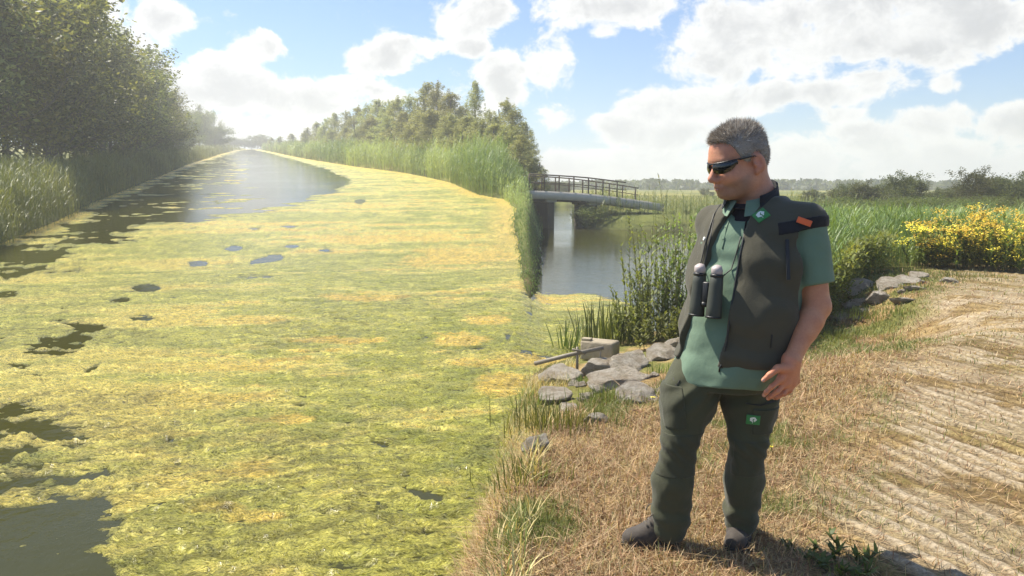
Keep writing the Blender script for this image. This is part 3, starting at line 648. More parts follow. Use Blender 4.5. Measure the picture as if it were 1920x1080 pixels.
def build_rocks():
    g = 'rocks lining the bank beside the man'
    for k, a in enumerate([(0, 1046, 704, 84, 48, 'big faceted grey rock beside the pipe, leftmost of its row'), (1, 1122, 690, 76, 42, 'pale rock just below the concrete block'), (2, 1188, 682, 84, 38, 'broad cracked grey rock between the concrete block and the man'),
              (3, 1168, 714, 112, 34, 'long flat tan slab in the middle of the rocks'), (4, 1186, 742, 80, 38, 'wide wedge-shaped tan rock nearest the tan slab, below it'), (5, 1036, 746, 76, 32, 'low pale rock below the big faceted grey rock'),
              (6, 1104, 744, 34, 22, 'small grey stone in the gap between the flat slab and the low pale rock'), (1, 1114, 786, 46, 24, 'lone small stone in the dry grass below the other rocks'), (2, 1010, 836, 56, 46, 'lone pale rock at the canal edge, nearest the viewer'),
              (0, 1243, 732, 28, 24, 'small rounded stone against the man\'s trouser leg'), (4, 1238, 664, 64, 34, 'tan rock half hidden in weeds left of the man\'s hip'), (3, 1275, 648, 46, 34, 'tan rock peeping out behind the man\'s hip'), (5, 1064, 768, 44, 20, 'half buried stone between green tufts under the low pale rock')]):
        rock(a[0], *a[1:5], a[5], g)
    g = 'rocks beyond the man along the reeds'
    for a in [(1, 1650, 557, 50, 28, 'bright white boulder standing proud right of the man\'s arm'), (3, 1622, 536, 78, 22, 'long grey slab behind the bright white boulder'), (2, 1586, 550, 54, 24, 'grey rock close to the man\'s elbow under the reeds'), (4, 1672, 533, 54, 22, 'middle pale rock of the row beyond the white boulder'),
              (0, 1697, 526, 56, 20, 'pale rock near the far end of the row by the reeds'), (5, 1724, 518, 40, 16, 'farthest pale rock where the row meets the flowers'), (6, 1700, 564, 50, 12, 'low sunken stone right of the bright white boulder'), (2, 1570, 568, 40, 18, 'small rock behind the man\'s forearm'),
              (1, 1782, 526, 38, 12, 'lone flat stone on the path side of the green patch'), (4, 1578, 596, 46, 12, 'sunken stone in the green weeds beside the man\'s forearm'), (6, 1718, 541, 38, 12, 'small stone between the row and the path'), (0, 1604, 570, 44, 16, 'half buried rock between the elbow and the white boulder')]:
        rock(a[0], *a[1:5], a[5], g)
    r = np.random.default_rng(44)
    for k in range(16): rock(int(r.integers(7)), r.uniform(1010, 1262), r.uniform(690, 765), r.uniform(14, 26), r.uniform(9, 15), 'small pale rubble stone wedged among the bank rocks left of the man', 'rubble among the bank rocks')
    for k in range(14):
        t = r.random(); rock(int(r.integers(7)), 1575 + 170 * t + r.normal(0, 8), 585 - 62 * t + r.normal(0, 7), r.uniform(12, 24), r.uniform(6, 11), 'small pale rubble stone among the rocks along the reeds', 'rubble along the reeds')
    o = link('pebble', ROCKS[3]); o.location = PG(1427, 903); o.scale = (.02, .018, .012); tag(o, 'small white pebble beside the man\'s trouser leg', 'stone'); o.data = ROCKS[3].copy(); o.data.materials[0] = m_plain('white_stone', (.78, .76, .7), .7)
build_rocks()

M_CONC = m_plain('concrete', (.34, .29, .21), .9, .2, 6, .35, .8, .02)
M_STEEL = m_plain('weathered_steel', (.22, .19, .14), .6, .5, 25, .4, .5, .004)
def build_outfall():
    # concrete block at the water's edge
    p = PZ(1122, 664, -.80); e = empty('concrete_block', p, R(-28)); mb = MB(); mb.box((0, .06, .05), (.50, .30, .28), bev=.03); b = mb.build('block', M_CONC, e)
    mb = MB(); mb.box((-.17, -.02, .205), (.14, .10, .04), bev=.01); mb.build('lip', M_CONC, e)
    tag(e, 'tan concrete block at the water edge beside the sword-leaved plants', 'block')
    a, c = PZ(1002, 682, -.72), PZ(1132, 652, -.50); e = empty('mooring_pole', a); mb = MB(); mb.tube([(0, 0, 0), tuple((c - a) * .5 + np.array([0, 0, .01])), tuple(c - a)], .028, 10); mb.build('pole', M_STEEL, e)
    k = (c - a) * .62; mb = MB(); mb.tube([k + np.array([0, 0, .09]), k + np.array([0, 0, -.3])], .018, 8); mb.build('bracket', M_STEEL, e)
    mb = MB(); mb.tube([k + np.array([-.07, -.05, .07]), k + np.array([.02, -.04, .05]), k + np.array([.10, -.03, .0])], .014, 8); mb.build('clamp', M_STEEL, e)
    k = (c - a) * .96; mb = MB(); mb.tube([k + np.array([0, 0, .02]), k + np.array([-.02, 0, -.28])], .012, 8); mb.build('prop', M_STEEL, e)
    tag(e, 'thin weathered metal pole lying over the algae beside the concrete block', 'pole')
build_outfall()

# ---------------------------------------------------------------- bridge
def build_bridge():
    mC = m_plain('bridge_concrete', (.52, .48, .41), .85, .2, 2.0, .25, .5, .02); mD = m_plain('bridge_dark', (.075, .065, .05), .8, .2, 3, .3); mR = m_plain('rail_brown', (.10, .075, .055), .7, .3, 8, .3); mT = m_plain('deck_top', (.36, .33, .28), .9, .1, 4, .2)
    A, B = np.array([.2, 51.0]), np.array([9.2, 53.2]); L = np.linalg.norm(B - A); ax = (B - A) / L; nr = np.array([-ax[1], ax[0]]); ang = math.atan2(ax[1], ax[0])
    e = empty('road_bridge', (A[0], A[1], 0), ang)
    zt = lambda s: 1.36 - .035 * max(0, s - 4) - .0022 * max(0, s + 2.2) ** 2 * 2.1 - .012 * (s + 4.2)
    S = np.linspace(0, L, 15); w = 1.9
    def strip(name, m, y0, y1, z0, z1, s0=0, s1=L):
        mb = MB(); ss = [s for s in S if s0 <= s <= s1]
        V = []; 
        for s in ss: V += [(s, y0, zt(s) + z0), (s, y1, zt(s) + z0), (s, y1, zt(s) + z1), (s, y0, zt(s) + z1)]
        Fc = []
        for i in range(len(ss) - 1):
            b = 4 * i
            for k in range(4): q = (k + 1) % 4; Fc += [[b + k, b + q, b + 4 + q], [b + k, b + 4 + q, b + 4 + k]]
        n = 4 * (len(ss) - 1); Fc += [[0, 2, 1], [0, 3, 2], [n, n + 1, n + 2], [n, n + 2, n + 3]]
        mb.add(V, Fc); return mb.build(name, m, e)
    strip('deck', mT, -w, w, -.22, .0)
    for s_ in (-1, 1): strip('edge_beam', mC, s_ * w + (-.14 if s_ < 0 else .0), s_ * w + (.0 if s_ < 0 else .14), -.42, .07)
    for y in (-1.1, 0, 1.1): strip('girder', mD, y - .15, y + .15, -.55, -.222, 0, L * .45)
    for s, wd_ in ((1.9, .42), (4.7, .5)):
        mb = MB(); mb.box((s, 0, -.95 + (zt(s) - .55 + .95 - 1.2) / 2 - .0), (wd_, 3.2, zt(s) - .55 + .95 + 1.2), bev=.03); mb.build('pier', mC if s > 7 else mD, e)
        mb = MB(); mb.box((s, 0, zt(s) - .50), (wd_ + .25, 3.5, .2), bev=.02); mb.build('pier_cap', mC, e)
    for sy, s1 in ((-1, L * .72), (1, L * .99)):
        ss = np.arange(.4, s1, .95)
        for s in ss: mb = MB(); mb.box((s, sy * (w + .06), zt(s) + .07 + .5), (.07, .07, 1.0)); mb.build('post', mR, e)
        for nm, h, r in (('top_rail', 1.05, .045), ('middle_rail', .58, .03)):
            mb = MB(); mb.tube([(s, sy * (w + .06), zt(s) + h) for s in np.append(ss, s1)], r, 6); mb.build(nm, mR, e)
    tag(e, 'low concrete road bridge with brown railings over the side channel', 'bridge')
build_bridge()

# ---------------------------------------------------------------- leafy stems
def stem_plant(name, p, stems, label, cat, group=None, seed=0, leafcol=((.07, .10, .02), (.17, .20, .05)), leaf=(.10, .018), per=40, droop=.6, flower=None, stemcol=(.16, .15, .06), bare=.12):
    """stems: list of (dx, dy, height, lean_az, lean)"""
    r = np.random.default_rng(seed); e = empty(name, p); lb, fb = BL(), BL(); sm = MB()
    for dx, dy, h, la, ln in stems:
        t = np.linspace(0, 1, 7); hor = ln * t ** 1.6 * h; pts = np.stack([dx + np.cos(la) * hor, dy + np.sin(la) * hor, h * t * math.sqrt(max(.2, 1 - ln * ln * .5))], -1)
        pts[1:-1] += r.normal(0, .008, (5, 3)); sm.tube(pts, np.linspace(.006, .0025, 7), 4, cap=False)
        f = bare + (1 - bare) * r.random(per); i = np.minimum((f * 6).astype(int), 5); q = pts[i] + (pts[i + 1] - pts[i]) * ((f * 6 - i)[:, None]); t = r.random(per)[:, None]
        C = np.array(leafcol[0]) * (1 - t) + np.array(leafcol[1]) * t
        L = leaf[0] * r.uniform(.6, 1.25, per) * (1.15 - .55 * f)
        lb.add(*blades(q, L, leaf[1] * r.uniform(.7, 1.3, per), r.uniform(0, 6.28, per), r.uniform(.5, 1.1, per), r.uniform(.1, droop, per), C, 3, .05))
        if flower:
            k = flower['n']; top = pts[-1] + np.concatenate([r.normal(0, flower['spread'], (k, 2)), r.normal(0, flower['spread'] * .35, (k, 1))], 1)
            s = flower['size'] * r.uniform(.6, 1.3, k); th = r.uniform(0, 6.28, k); tl = r.normal(0, .35, (k, 2))
            V = []
            for c in range(6):
                a = th + c * 1.047; V.append(np.stack([top[:, 0] + np.cos(a) * s, top[:, 1] + np.sin(a) * s, top[:, 2] + s * (tl[:, 0] * np.cos(a) + tl[:, 1] * np.sin(a))], -1))
            V.append(top + np.stack([0 * s, 0 * s, s * .55], -1)); V = np.stack(V, 1).reshape(-1, 3)
            Fc = np.array([[c, (c + 1) % 6, 6] for c in range(6)])[None] + 7 * np.arange(k)[:, None, None]
            cc = np.array(flower['col'])[None] * r.uniform(.75, 1.15, (k, 1)); fb.add(V, Fc.reshape(-1, 3), np.repeat(cc, 7, axis=0))
    me = mesh_np('stems', np.concatenate(sm.V), np.concatenate(sm.F), [M_STRAW], np.tile(stemcol, (sm.n, 1)), True); parts = [link('stems', me, e), link('leaves', lb.mesh('leaves', M_LEAF), e)]
    if flower: parts.append(link('flowers', fb.mesh('flowers', M_FLOWER), e))
    for q in parts: q['kind'] = 'stuff'
    return tag(e, label, cat, group)
M_FLOWER = m_leaf('petal', .25, .6, .2)
def ring_stems(n, rad, h0, h1, seed, lean=.25, wx=1.0):
    r = np.random.default_rng(seed); L = []
    for k in range(n): a = r.uniform(0, 6.28); q = rad * math.sqrt(r.random()); L.append((q * math.cos(a) * wx, q * math.sin(a), r.uniform(h0, h1), a + r.normal(0, .5), abs(r.normal(0, lean))))
    return L
def sword_clump(p, n, rad, h0, h1, label, seed, wx=1.0, col=((.06, .10, .02), (.17, .22, .05)), w=.022, name='sword_plant', cat='plant', group=None):
    r = np.random.default_rng(seed); e = empty(name, p); q = r.normal(0, 1, (n, 2)) * rad * np.array([wx, 1]) * .5; B = np.column_stack([q, np.full(n, -.02)])
    t = r.random(n)[:, None]; C = np.array(col[0]) * (1 - t) + np.array(col[1]) * t; az = np.arctan2(q[:, 1], q[:, 0]) + r.normal(0, .8, n)
    V, Fc, C = blades(B, r.uniform(h0, h1, n), w * r.uniform(.7, 1.2, n), az, np.abs(r.normal(.08, .16, n)), np.abs(r.normal(.15, .3, n)), C, 5, .05)
    link('leaves', mesh_np('leaves', V, list(Fc), [M_REED], C, False), e); return tag(e, label, cat, group)
def build_plants():
    # sword-leaved plants at the water's edge
    for k, (px, py, z, n, rad, wx, h0, h1, lb) in enumerate([(1128, 640, -.95, 130, .45, 1.2, .35, .80, 'big clump of green sword-shaped leaves behind the concrete block'), (1062, 655, -1.0, 26, .22, 1.0, .25, .6, 'sparse sword leaves standing in the algae left of the concrete block'), (1180, 636, -.92, 70, .35, 1.2, .3, .65, 'sword-leaved clump between the big clump and the leafy shrub')]):
        sword_clump(PZ(px, py, z), n, rad, h0, h1, lb, 60 + k, wx)
    # leafy willow-herb shrub left of the man
    for k, (px, py, n, rad, h0, h1, lb) in enumerate([(1222, 640, 36, .42, 1.0, 1.95, 'leafy upright shrub rising over the open water left of the man'), (1268, 630, 36, .40, 1.2, 2.0, 'dense leafy shrub half hidden behind the man\'s vest'), (1185, 644, 14, .30, .5, .95, 'low leafy shrub at the foot of the sword-leaved plants'), (1240, 650, 22, .40, .3, .6, 'bushy undergrowth at the foot of the leafy shrubs')]):
        p = PG(px, py); stem_plant('leafy_shrub', p, ring_stems(n, rad, h0, h1, 70 + k, .16), lb, 'shrub', 'leafy shrubs left of the man', 70 + k, ((.11, .15, .03), (.28, .33, .09)), (.14, .026), 46)
    p = PG(1262, 640); top = PY(1226, 330, p[1]); h = (top[2] - p[2]); stem_plant('tall_herb', p, [(0, 0, h, 3.1, .11), (.06, .05, h * .82, 2.9, .05)], 'single tall seeding herb stalk leaning against the sky left of the man', 'plant', None, 91, ((.12, .13, .05), (.26, .26, .13)), (.11, .014), 34, 1.3, None, (.2, .18, .09), .45)
    # yellow flower stand
    yl = dict(n=32, spread=.085, size=.016, col=(.86, .66, .03))
    spots = [(1738, 500, 22, .30, .55, .85, 'low leftmost yellow-flowering plant at the edge of the reeds'), (1772, 500, 26, .34, .65, .92, 'second yellow-flowering plant from the left of the flower stand'), (1808, 502, 30, .38, .90, 1.15, 'third yellow-flowering plant, tallest part of the flower stand'), (1846, 504, 30, .38, .75, 1.0, 'fourth yellow-flowering plant in the middle of the flower stand'), (1884, 506, 28, .38, .9, 1.16, 'fifth yellow-flowering plant from the left of the flower stand'), (1922, 508, 28, .38, .6, .9, 'yellow-flowering plant cut by the right edge of the picture'), (1962, 510, 28, .38, .8, 1.05, 'yellow-flowering plant beyond the right edge of the picture'), (1790, 492, 26, .4, .95, 1.2, 'rear yellow-flowering plant left of the middle of the stand'), (1868, 494, 26, .4, .95, 1.2, 'rear yellow-flowering plant right of the middle of the stand')]
    for k, (px, py, n, rad, h0, h1, lb) in enumerate(spots):
        if px > 1950: continue
        stem_plant('yellow_flower_plant', PG(px, py), ring_stems(int(n * 1.05), rad * 1.5, h0 * .35, h1, 100 + k, .24), lb, 'flowers', 'yellow flowers beside the path', 100 + k, ((.10, .14, .025), (.24, .28, .06)), (.15, .030), 40, .9, yl, (.14, .12, .05), .1)
    # small weeds
    for k, (px, py, lb) in enumerate([(1243, 1012, 'tiny yellow flower in front of the man\'s left-hand boot'), (1452, 838, 'tiny yellow flower at the edge of the man\'s knee'), (1218, 750, 'tiny yellow flower beside the rocks and the man\'s thigh')]):
        p = PG(px, py + 18); stem_plant('small_yellow_flower', p, ring_stems(1, .015, .05, .10, 130 + k, .2), lb, 'flower', 'tiny yellow flowers in the grass', 130 + k, ((.10, .13, .03), (.2, .22, .06)), (.03, .006), 6, .5, dict(n=4, spread=.008, size=.009, col=(.85, .6, .02)))
    for k, (px, py, n, rad, h, lb) in enumerate([(1600, 1066, 8, .13, .085, 'low green weed in the man\'s shadow'), (1530, 1044, 5, .10, .06, 'small green weed nearer the boot in the man\'s shadow')]):
        stem_plant('green_weed', PG(px, py), ring_stems(n, rad, h * .5, h, 140 + k, .7), lb, 'weed', None, 140 + k, ((.07, .11, .02), (.15, .2, .04)), (.07, .016), 12, .8, None, (.12, .12, .04), .05)
    tufts = [(1142, 752, 90, .14, .14, 'green grass tuft under the wedge-shaped rock'), (1040, 800, 120, .17, .18, 'green grass tuft between the low rock and the canal edge'), (1062, 712, 40, .08, .14, 'green tuft squeezed beside the big faceted rock'), (1090, 720, 50, .08, .14, 'green tuft between the faceted rock and the flat slab'), (1238, 700, 50, .10, .14, 'yellowing tuft between slab and the man\'s thigh'), (1100, 668, 60, .14, .16, 'green tuft just below the concrete block'),
             (1572, 632, 220, .26, .13, 'bright green weed patch behind the man\'s forearm'), (1640, 592, 260, .42, .12, 'green grass patch in front of the bright white boulder'), (1810, 520, 200, .45, .12, 'green grass patch in front of the flowers'), (1690, 584, 160, .35, .10, 'thin green patch right of the white boulder'), (1005, 762, 60, .12, .2, 'green tuft on the canal edge beside the low rock'), (985, 900, 60, .12, .14, 'sparse tuft on the canal edge in the foreground')]
    for k, (px, py, n, rad, h, lb) in enumerate(tufts):
        sword_clump(PG(px, py), n * 2, rad * 1.2, h * .5, h * 1.2, lb, 160 + k, 1.5, ((.10, .13, .025), (.22, .26, .055)), .007, 'grass_tuft', 'grass tuft', 'green grass tufts on the bank')
build_plants()

# ---------------------------------------------------------------- masses nobody could count
def build_masses():
    # reed and nettle marsh behind the rocks
    P = scatter(60000, 13, 41, 10.2, 60); x, y = P.T; d = seg_dist(P, W)
    edge = np.where(x < 7.4, (y - 10.1) - 1.15 * (x - 4.2), (y - 13.9) - .35 * (x - 7.4)) + .7 * (fbm(P, 1.2, 2) - .5)
    ok = (edge > 1.7) & (d > -.2) & (x > 1.8); P, edge = P[ok][:12800], edge[ok][:12800]
    B, d = on_ground(P); D = np.hypot(*P.T); H = U(.75, 1.25, len(P)) * (.8 + .35 * fbm(P, .6, 2)) * (.45 + .55 * sstep(1.4, 3.0, edge)) + np.clip(-B[:, 2], 0, .4); H = np.minimum(H, np.maximum(.25, 1.50 - .0235 * D - B[:, 2] + rng.normal(0, .09, len(P))))
    bl = reed_plants(B, H, D, (1, 1, 1), 5); C = colour_field(P, (.13, .18, .04), (.27, .31, .085), .5); C = C * (.8 + .4 * rng.random((len(P), 1)))
    bl.C = [np.concatenate(bl.C) * np.concatenate([np.repeat(C, 5, axis=0)] * 6)]
    tag(link('marsh_reeds', bl.mesh('marsh_reeds', M_REED)), 'waist-high green reeds and herbs filling the marsh behind the rocks', 'reeds', kind='stuff')
    # broad-leaved herbs along the front of that marsh
    P = scatter(30000, 15, 34, 10, 20); x, y = P.T; edge = np.where(x < 7.4, (y - 10.1) - 1.15 * (x - 4.2), (y - 13.9) - .35 * (x - 7.4)) + .7 * (fbm(P, 1.2, 2) - .5); ok = (edge > 1.5) & (edge < 2.9) & (x > 2.5) & (x < 7.6 - 1.2 * rng.random(len(x))); P = P[ok][:2600]
    B, d = on_ground(P); bl = BL(); n = len(P)
    for k in range(11):
        b = B.copy(); h = U(.1, .75, n); b[:, 2] += h; b[:, :2] += rng.normal(0, .06, (n, 2)); bl.add(*blades(b, U(.07, .14, n), U(.02, .04, n), U(0, 6.28, n), U(.6, 1.3, n), U(0, .6, n), jcol(colour_field(P, (.15, .20, .035), (.30, .35, .08), .8), n), 2, .05))
    tag(link('marsh_herbs', bl.mesh('marsh_herbs', M_LEAF)), 'leafy green herbs along the front of the marsh', 'herbs', kind='stuff')
    # rough vegetation on the shore below the bridge end
    P = scatter(90000, 2.5, 26, 40, 130); d = seg_dist(P, W); x, y = P.T; ok = (d > -.2) & (x > SEAM * y + .6) & ((y > 52) | (x > 3.5)) & ~((y > 46.5) & (y < 56) & (x < 8.5) & (d > 3) & (x > 4)); P, d = P[ok][:6200], d[ok][:6200]
    B, d = on_ground(P); D = np.hypot(*P.T); H = U(.5, 1.1, len(P)) * (.5 + .9 * fbm(P, .25, 3)) * (1.0 + .9 * sstep(5, 1, d)) * sstep(160, 60, D)
    bl = reed_plants(B, H, D, (1, 1, 1), 4); C = colour_field(P, (.12, .15, .035), (.27, .26, .09), .14)
    bl.C = [np.concatenate(bl.C) * np.concatenate([np.repeat(C, 5, axis=0)] * 5)]
    tag(link('shore_vegetation', bl.mesh('shore_vegetation', M_REED)), 'rough grass and herbs on the far shore below the bridge end', 'grass', kind='stuff')
    for k, (px, tp, Y) in enumerate([(1548, 378, 40), (1590, 372, 42), (1632, 376, 38), (1678, 370, 42), (1722, 376, 38), (1768, 370, 40), (1812, 374, 36), (1858, 368, 40), (1902, 374, 38), (1945, 370, 40)]):
        top_tree('marsh_bush', 'bush', k, px, tp, Y, k * 2.2, f'{ORD[k]} green bush from the man rightwards, behind the marsh reeds', 'bush', 'bushes behind the marsh', 1.9)
    for k, (px, tp, Y) in enumerate([(1094, 390, 49.5), (1112, 386, 50), (1130, 390, 50), (1152, 394, 50), (1178, 394, 50.5), (1205, 395, 50.5), (1232, 396, 50.5), (1260, 396, 50.5), (1288, 394, 50.5)]):
        top_tree('shore_bush', 'bush', k, px, tp, Y, k * 1.4, f'{ORD[k]} rounded bush from the bridge pier on the far shore', 'bush', 'bushes on the far shore', 1.5)
    # dry and green grass on the bank
    P = scatter(170000, -6, 38, 2.3, 17, .35); x, y = P.T; B, d = on_ground(P); m, r, e = track(x, y)
    g = fbm(P, 1.4, 4); tint = fbm(P + 9, .5, 3); gm = sstep(.50, .62, g + .10 * (tint - .5) + .12 * sstep(6, 9.5, y) * sstep(3.5, 1.5, d) + .16 * marsh_edge(x, y) - .13 * sstep(5.2, 3.8, y) * sstep(1.3, .6, x))
    gm = gm * (1 - .7 * m); dens = (1 - .72 * m - .24 * m * sstep(.1, .4, r)) * sstep(.0, .25, d); edge = np.where(x < 7.4, (y - 10.1) - 1.15 * (x - 4.2), (y - 13.9) - .35 * (x - 7.4)); ok = (rng.random(len(P)) < dens) & (edge < 1.9); P, B, gm, m = P[ok][:95000], B[ok][:95000], gm[ok][:95000], m[ok][:95000]
    n = len(P); grn = rng.random(n) < gm * .85 + .05; D = np.hypot(*P.T)
    B[:, 2] += .004
    C = np.where(grn[:, None], jcol((.17, .21, .045), n), jcol((.50, .37, .175), n, .45)); br = rng.random(n) < .3; C = np.where((~grn & br)[:, None], jcol((.24, .13, .05), n), C)
    lying = (rng.random(n) < .62) & ~grn
    L = np.where(lying, U(.05, .19, n), U(.03, .10, n)) * (1 - .35 * m); L = np.where(lying & (rng.random(n) < .04), L * 2.2, L)
    bl = BL(); bl.add(*blades(B, L, np.maximum(.0032, .0007 * D), U(0, 6.28, n), np.where(lying, U(1.25, 1.5, n), U(.1, .9, n)), np.where(lying, U(-.25, .2, n), U(0, .8, n)), C, 2, .1))
    tag(link('dry_grass', bl.mesh('dry_grass', M_STRAW)), 'parched straw-coloured grass with green patches around the man\'s feet', 'grass', kind='stuff')
    # rank grass along the lip of the bank
    P = np.column_stack([U(-.8, 1.2, 40000), U(2.6, 11, 40000)]); d = seg_dist(P, W); ok = (d > -.02) & (d < .55) & (fbm(P, 1.6, 2) > .40); P = P[ok][:5200]; B, d = on_ground(P); n = len(P); grn = rng.random(n) < .08 + .3 * (fbm(P + 3, .9, 2) > .5)
    C = np.where(grn[:, None], jcol((.20, .24, .05), n, .35), jcol((.52, .40, .18), n, .35)); bl = BL(); bl.add(*blades(B, U(.06, .22, n), U(.004, .007, n), U(0, 6.28, n), U(.1, .7, n), U(.1, 1.2, n), C, 3, .05))
    tag(link('bank_grass', bl.mesh('bank_grass', M_STRAW)), 'rank grass hanging over the canal bank edge', 'grass', kind='stuff')
    # far line of woods on the horizon
    r = np.random.default_rng(3); V, Fs, Cs, k0 = [], [], [], 0
    for az_, D_, h_ in [(a, 330 + 60 * math.sin(a * 3), 2.6 + 2.6 * float(fbm(np.array([[a, 0.]]), .45, 3)[0])) for a in np.arange(1.5, 40, .22)]:
        n = 130; c = np.column_stack([r.normal(0, 1.6, n), r.normal(0, 2.2, n), r.random(n) ** 1.4 * h_ * .8]) + np.array([math.sin(R(az_)) * D_, math.cos(R(az_)) * D_, .3])
        s = r.uniform(.4, .9, n); u = r.normal(0, 1, (n, 3)); u /= np.linalg.norm(u, axis=1)[:, None]; v = np.cross(u, r.normal(0, 1, (n, 3))); v /= np.linalg.norm(v, axis=1)[:, None]
        V.append(np.stack([c - u * s[:, None], c + v * s[:, None], c + u * s[:, None], c - v * s[:, None]], 1).reshape(-1, 3)); Cs.append(np.repeat(jcol((.10, .12, .055), n), 4, axis=0))
    V = np.concatenate(V); tag(link('distant_wood', mesh_np('distant_wood', V, np.arange(len(V)).reshape(-1, 4), [M_LEAF], np.concatenate(Cs))), 'low hazy line of woods on the horizon beyond the marsh', 'wood', kind='stuff')
build_masses()
# ---------------------------------------------------------------- implicit modelling: smooth unions meshed with surface nets
def smin(a, b, k):
    h = np.clip(.5 + .5 * (b - a) / k, 0, 1); return b + (a - b) * h - k * h * (1 - h)
def smax(a, b, k): return -smin(-a, -b, k)
def n3(v): v = np.asarray(v, float); return v / np.linalg.norm(v)
def cap(a, b, ra, rb):
    a, b = np.asarray(a, float), np.asarray(b, float); e = b - a; L2 = e @ e + 1e-12
    def f(p):
        w = p - a; t = np.clip((w @ e) / L2, 0, 1); return np.linalg.norm(w - t[:, None] * e, axis=1) - (ra + (rb - ra) * t)
    f.c = (a + b) / 2; f.r = math.sqrt(L2) / 2 + max(ra, rb); return f
def ell(c, rad, rot=None):
    c, rad = np.asarray(c, float), np.asarray(rad, float)
    def f(p):
        q = p - c
        if rot is not None: q = q @ rot
        k0 = np.linalg.norm(q / rad, axis=1); k1 = np.linalg.norm(q / (rad * rad), axis=1) + 1e-9; return k0 * (k0 - 1) / k1
    f.c = c; f.r = rad.max(); return f
class Field:
    def __init__(s): s.ops = []
    def add(s, f, k=.02): s.ops.append(('u', f, k)); return s
    def sub(s, f, k=.01): s.ops.append(('s', f, k)); return s
    def __call__(s, p):
        d = np.full(len(p), 1.0)
        for op, f, k in s.ops:
            c = getattr(f, 'c', None)
            idx = slice(None) if c is None else np.nonzero(((p - c) ** 2).sum(1) < (f.r + .09) ** 2)[0]
            if c is not None and not len(idx): continue
            v = f(p[idx]); d[idx] = smin(d[idx], v, k) if op == 'u' else smax(d[idx], -v, k)
        return d
def surface(f, lo, hi, res, B=10, lip=1.7):
    lo = np.asarray(lo, float); n = np.ceil((np.asarray(hi) - lo) / res / B).astype(int); N = n * B + 1
    A = np.full(N, 1.0, np.float32)
    gi = np.stack(np.meshgrid(*[np.arange(k) for k in n], indexing='ij'), -1).reshape(-1, 3)
    cen = lo + (gi * B + B / 2) * res; dc = f(cen); act = np.abs(dc) < res * B * .87 * lip
    for g, d in zip(gi[~act], dc[~act]):
        if d < 0: A[g[0] * B:g[0] * B + B + 1, g[1] * B:g[1] * B + B + 1, g[2] * B:g[2] * B + B + 1] = -1
    o = np.stack(np.meshgrid(*[np.arange(B + 1)] * 3, indexing='ij'), -1).reshape(-1, 3); G = gi[act]
    for k in range(0, len(G), 160):
        ids = (G[k:k + 160, None, :] * B + o[None]).reshape(-1, 3); A[ids[:, 0], ids[:, 1], ids[:, 2]] = f(lo + ids * res)
    A[0], A[-1], A[:, 0], A[:, -1], A[:, :, 0], A[:, :, -1] = 1, 1, 1, 1, 1, 1
    S = A < 0; cnt = np.zeros(tuple(k - 1 for k in N), np.int8)
    off = [(i, j, k) for i in (0, 1) for j in (0, 1) for k in (0, 1)]
    for i, j, k in off: cnt += S[i:N[0] - 1 + i, j:N[1] - 1 + j, k:N[2] - 1 + k]
    cells = np.argwhere((cnt > 0) & (cnt < 8)); vid = np.full(tuple(k - 1 for k in N), -1, np.int32); vid[tuple(cells.T)] = np.arange(len(cells))
    cv = {q: A[cells[:, 0] + q[0], cells[:, 1] + q[1], cells[:, 2] + q[2]] for q in off}
    acc = np.zeros((len(cells), 3)); num = np.zeros(len(cells))
    for a in off:
        for ax in range(3):
            if a[ax]: continue
            b = list(a); b[ax] = 1; b = tuple(b); va, vb = cv[a], cv[b]; m = (va < 0) != (vb < 0)
            t = np.where(m, va / (va - vb + 1e-12), 0); P = np.tile(np.array(a, float), (len(cells), 1)); P[:, ax] += t; acc[m] += P[m]; num[m] += 1
    V = lo + (cells + acc / num[:, None]) * res; Q = []
    for ax in range(3):
        sl0 = [slice(None)] * 3; sl1 = [slice(None)] * 3; sl0[ax] = slice(0, -1); sl1[ax] = slice(1, None)
        s0, s1 = S[tuple(sl0)], S[tuple(sl1)]; e = np.argwhere(s0 != s1); u, v = (ax + 1) % 3, (ax + 2) % 3
        e = e[(e[:, u] > 0) & (e[:, v] > 0)]; flip = s0[tuple(e.T)]
        def at(du, dv): q = e.copy(); q[:, u] -= du; q[:, v] -= dv; return vid[tuple(q.T)]
        q = np.stack([at(1, 1), at(0, 1), at(0, 0), at(1, 0)], -1); q[~flip] = q[~flip][:, ::-1]; Q.append(q)
    return V, np.concatenate(Q)
def relax(V, Q, it=2, lam=.5):
    for _ in range(it):
        s = np.zeros_like(V); c = np.zeros(len(V))
        for a in range(4):
            i, j = Q[:, a], Q[:, (a + 1) % 4]; np.add.at(s, i, V[j]); np.add.at(c, i, 1)
        V = V + lam * (s / np.maximum(c, 1)[:, None] - V)
    return V
def gsm(zs, vals):
    """smooth table through control values"""
    zt = np.linspace(zs[0], zs[-1], 240); v = np.interp(zt, zs, vals); k = np.exp(-np.linspace(-2, 2, 19) ** 2); k /= k.sum(); v2 = np.convolve(np.pad(v, 9, 'edge'), k, 'valid'); return lambda z: np.interp(z, zt, v2)

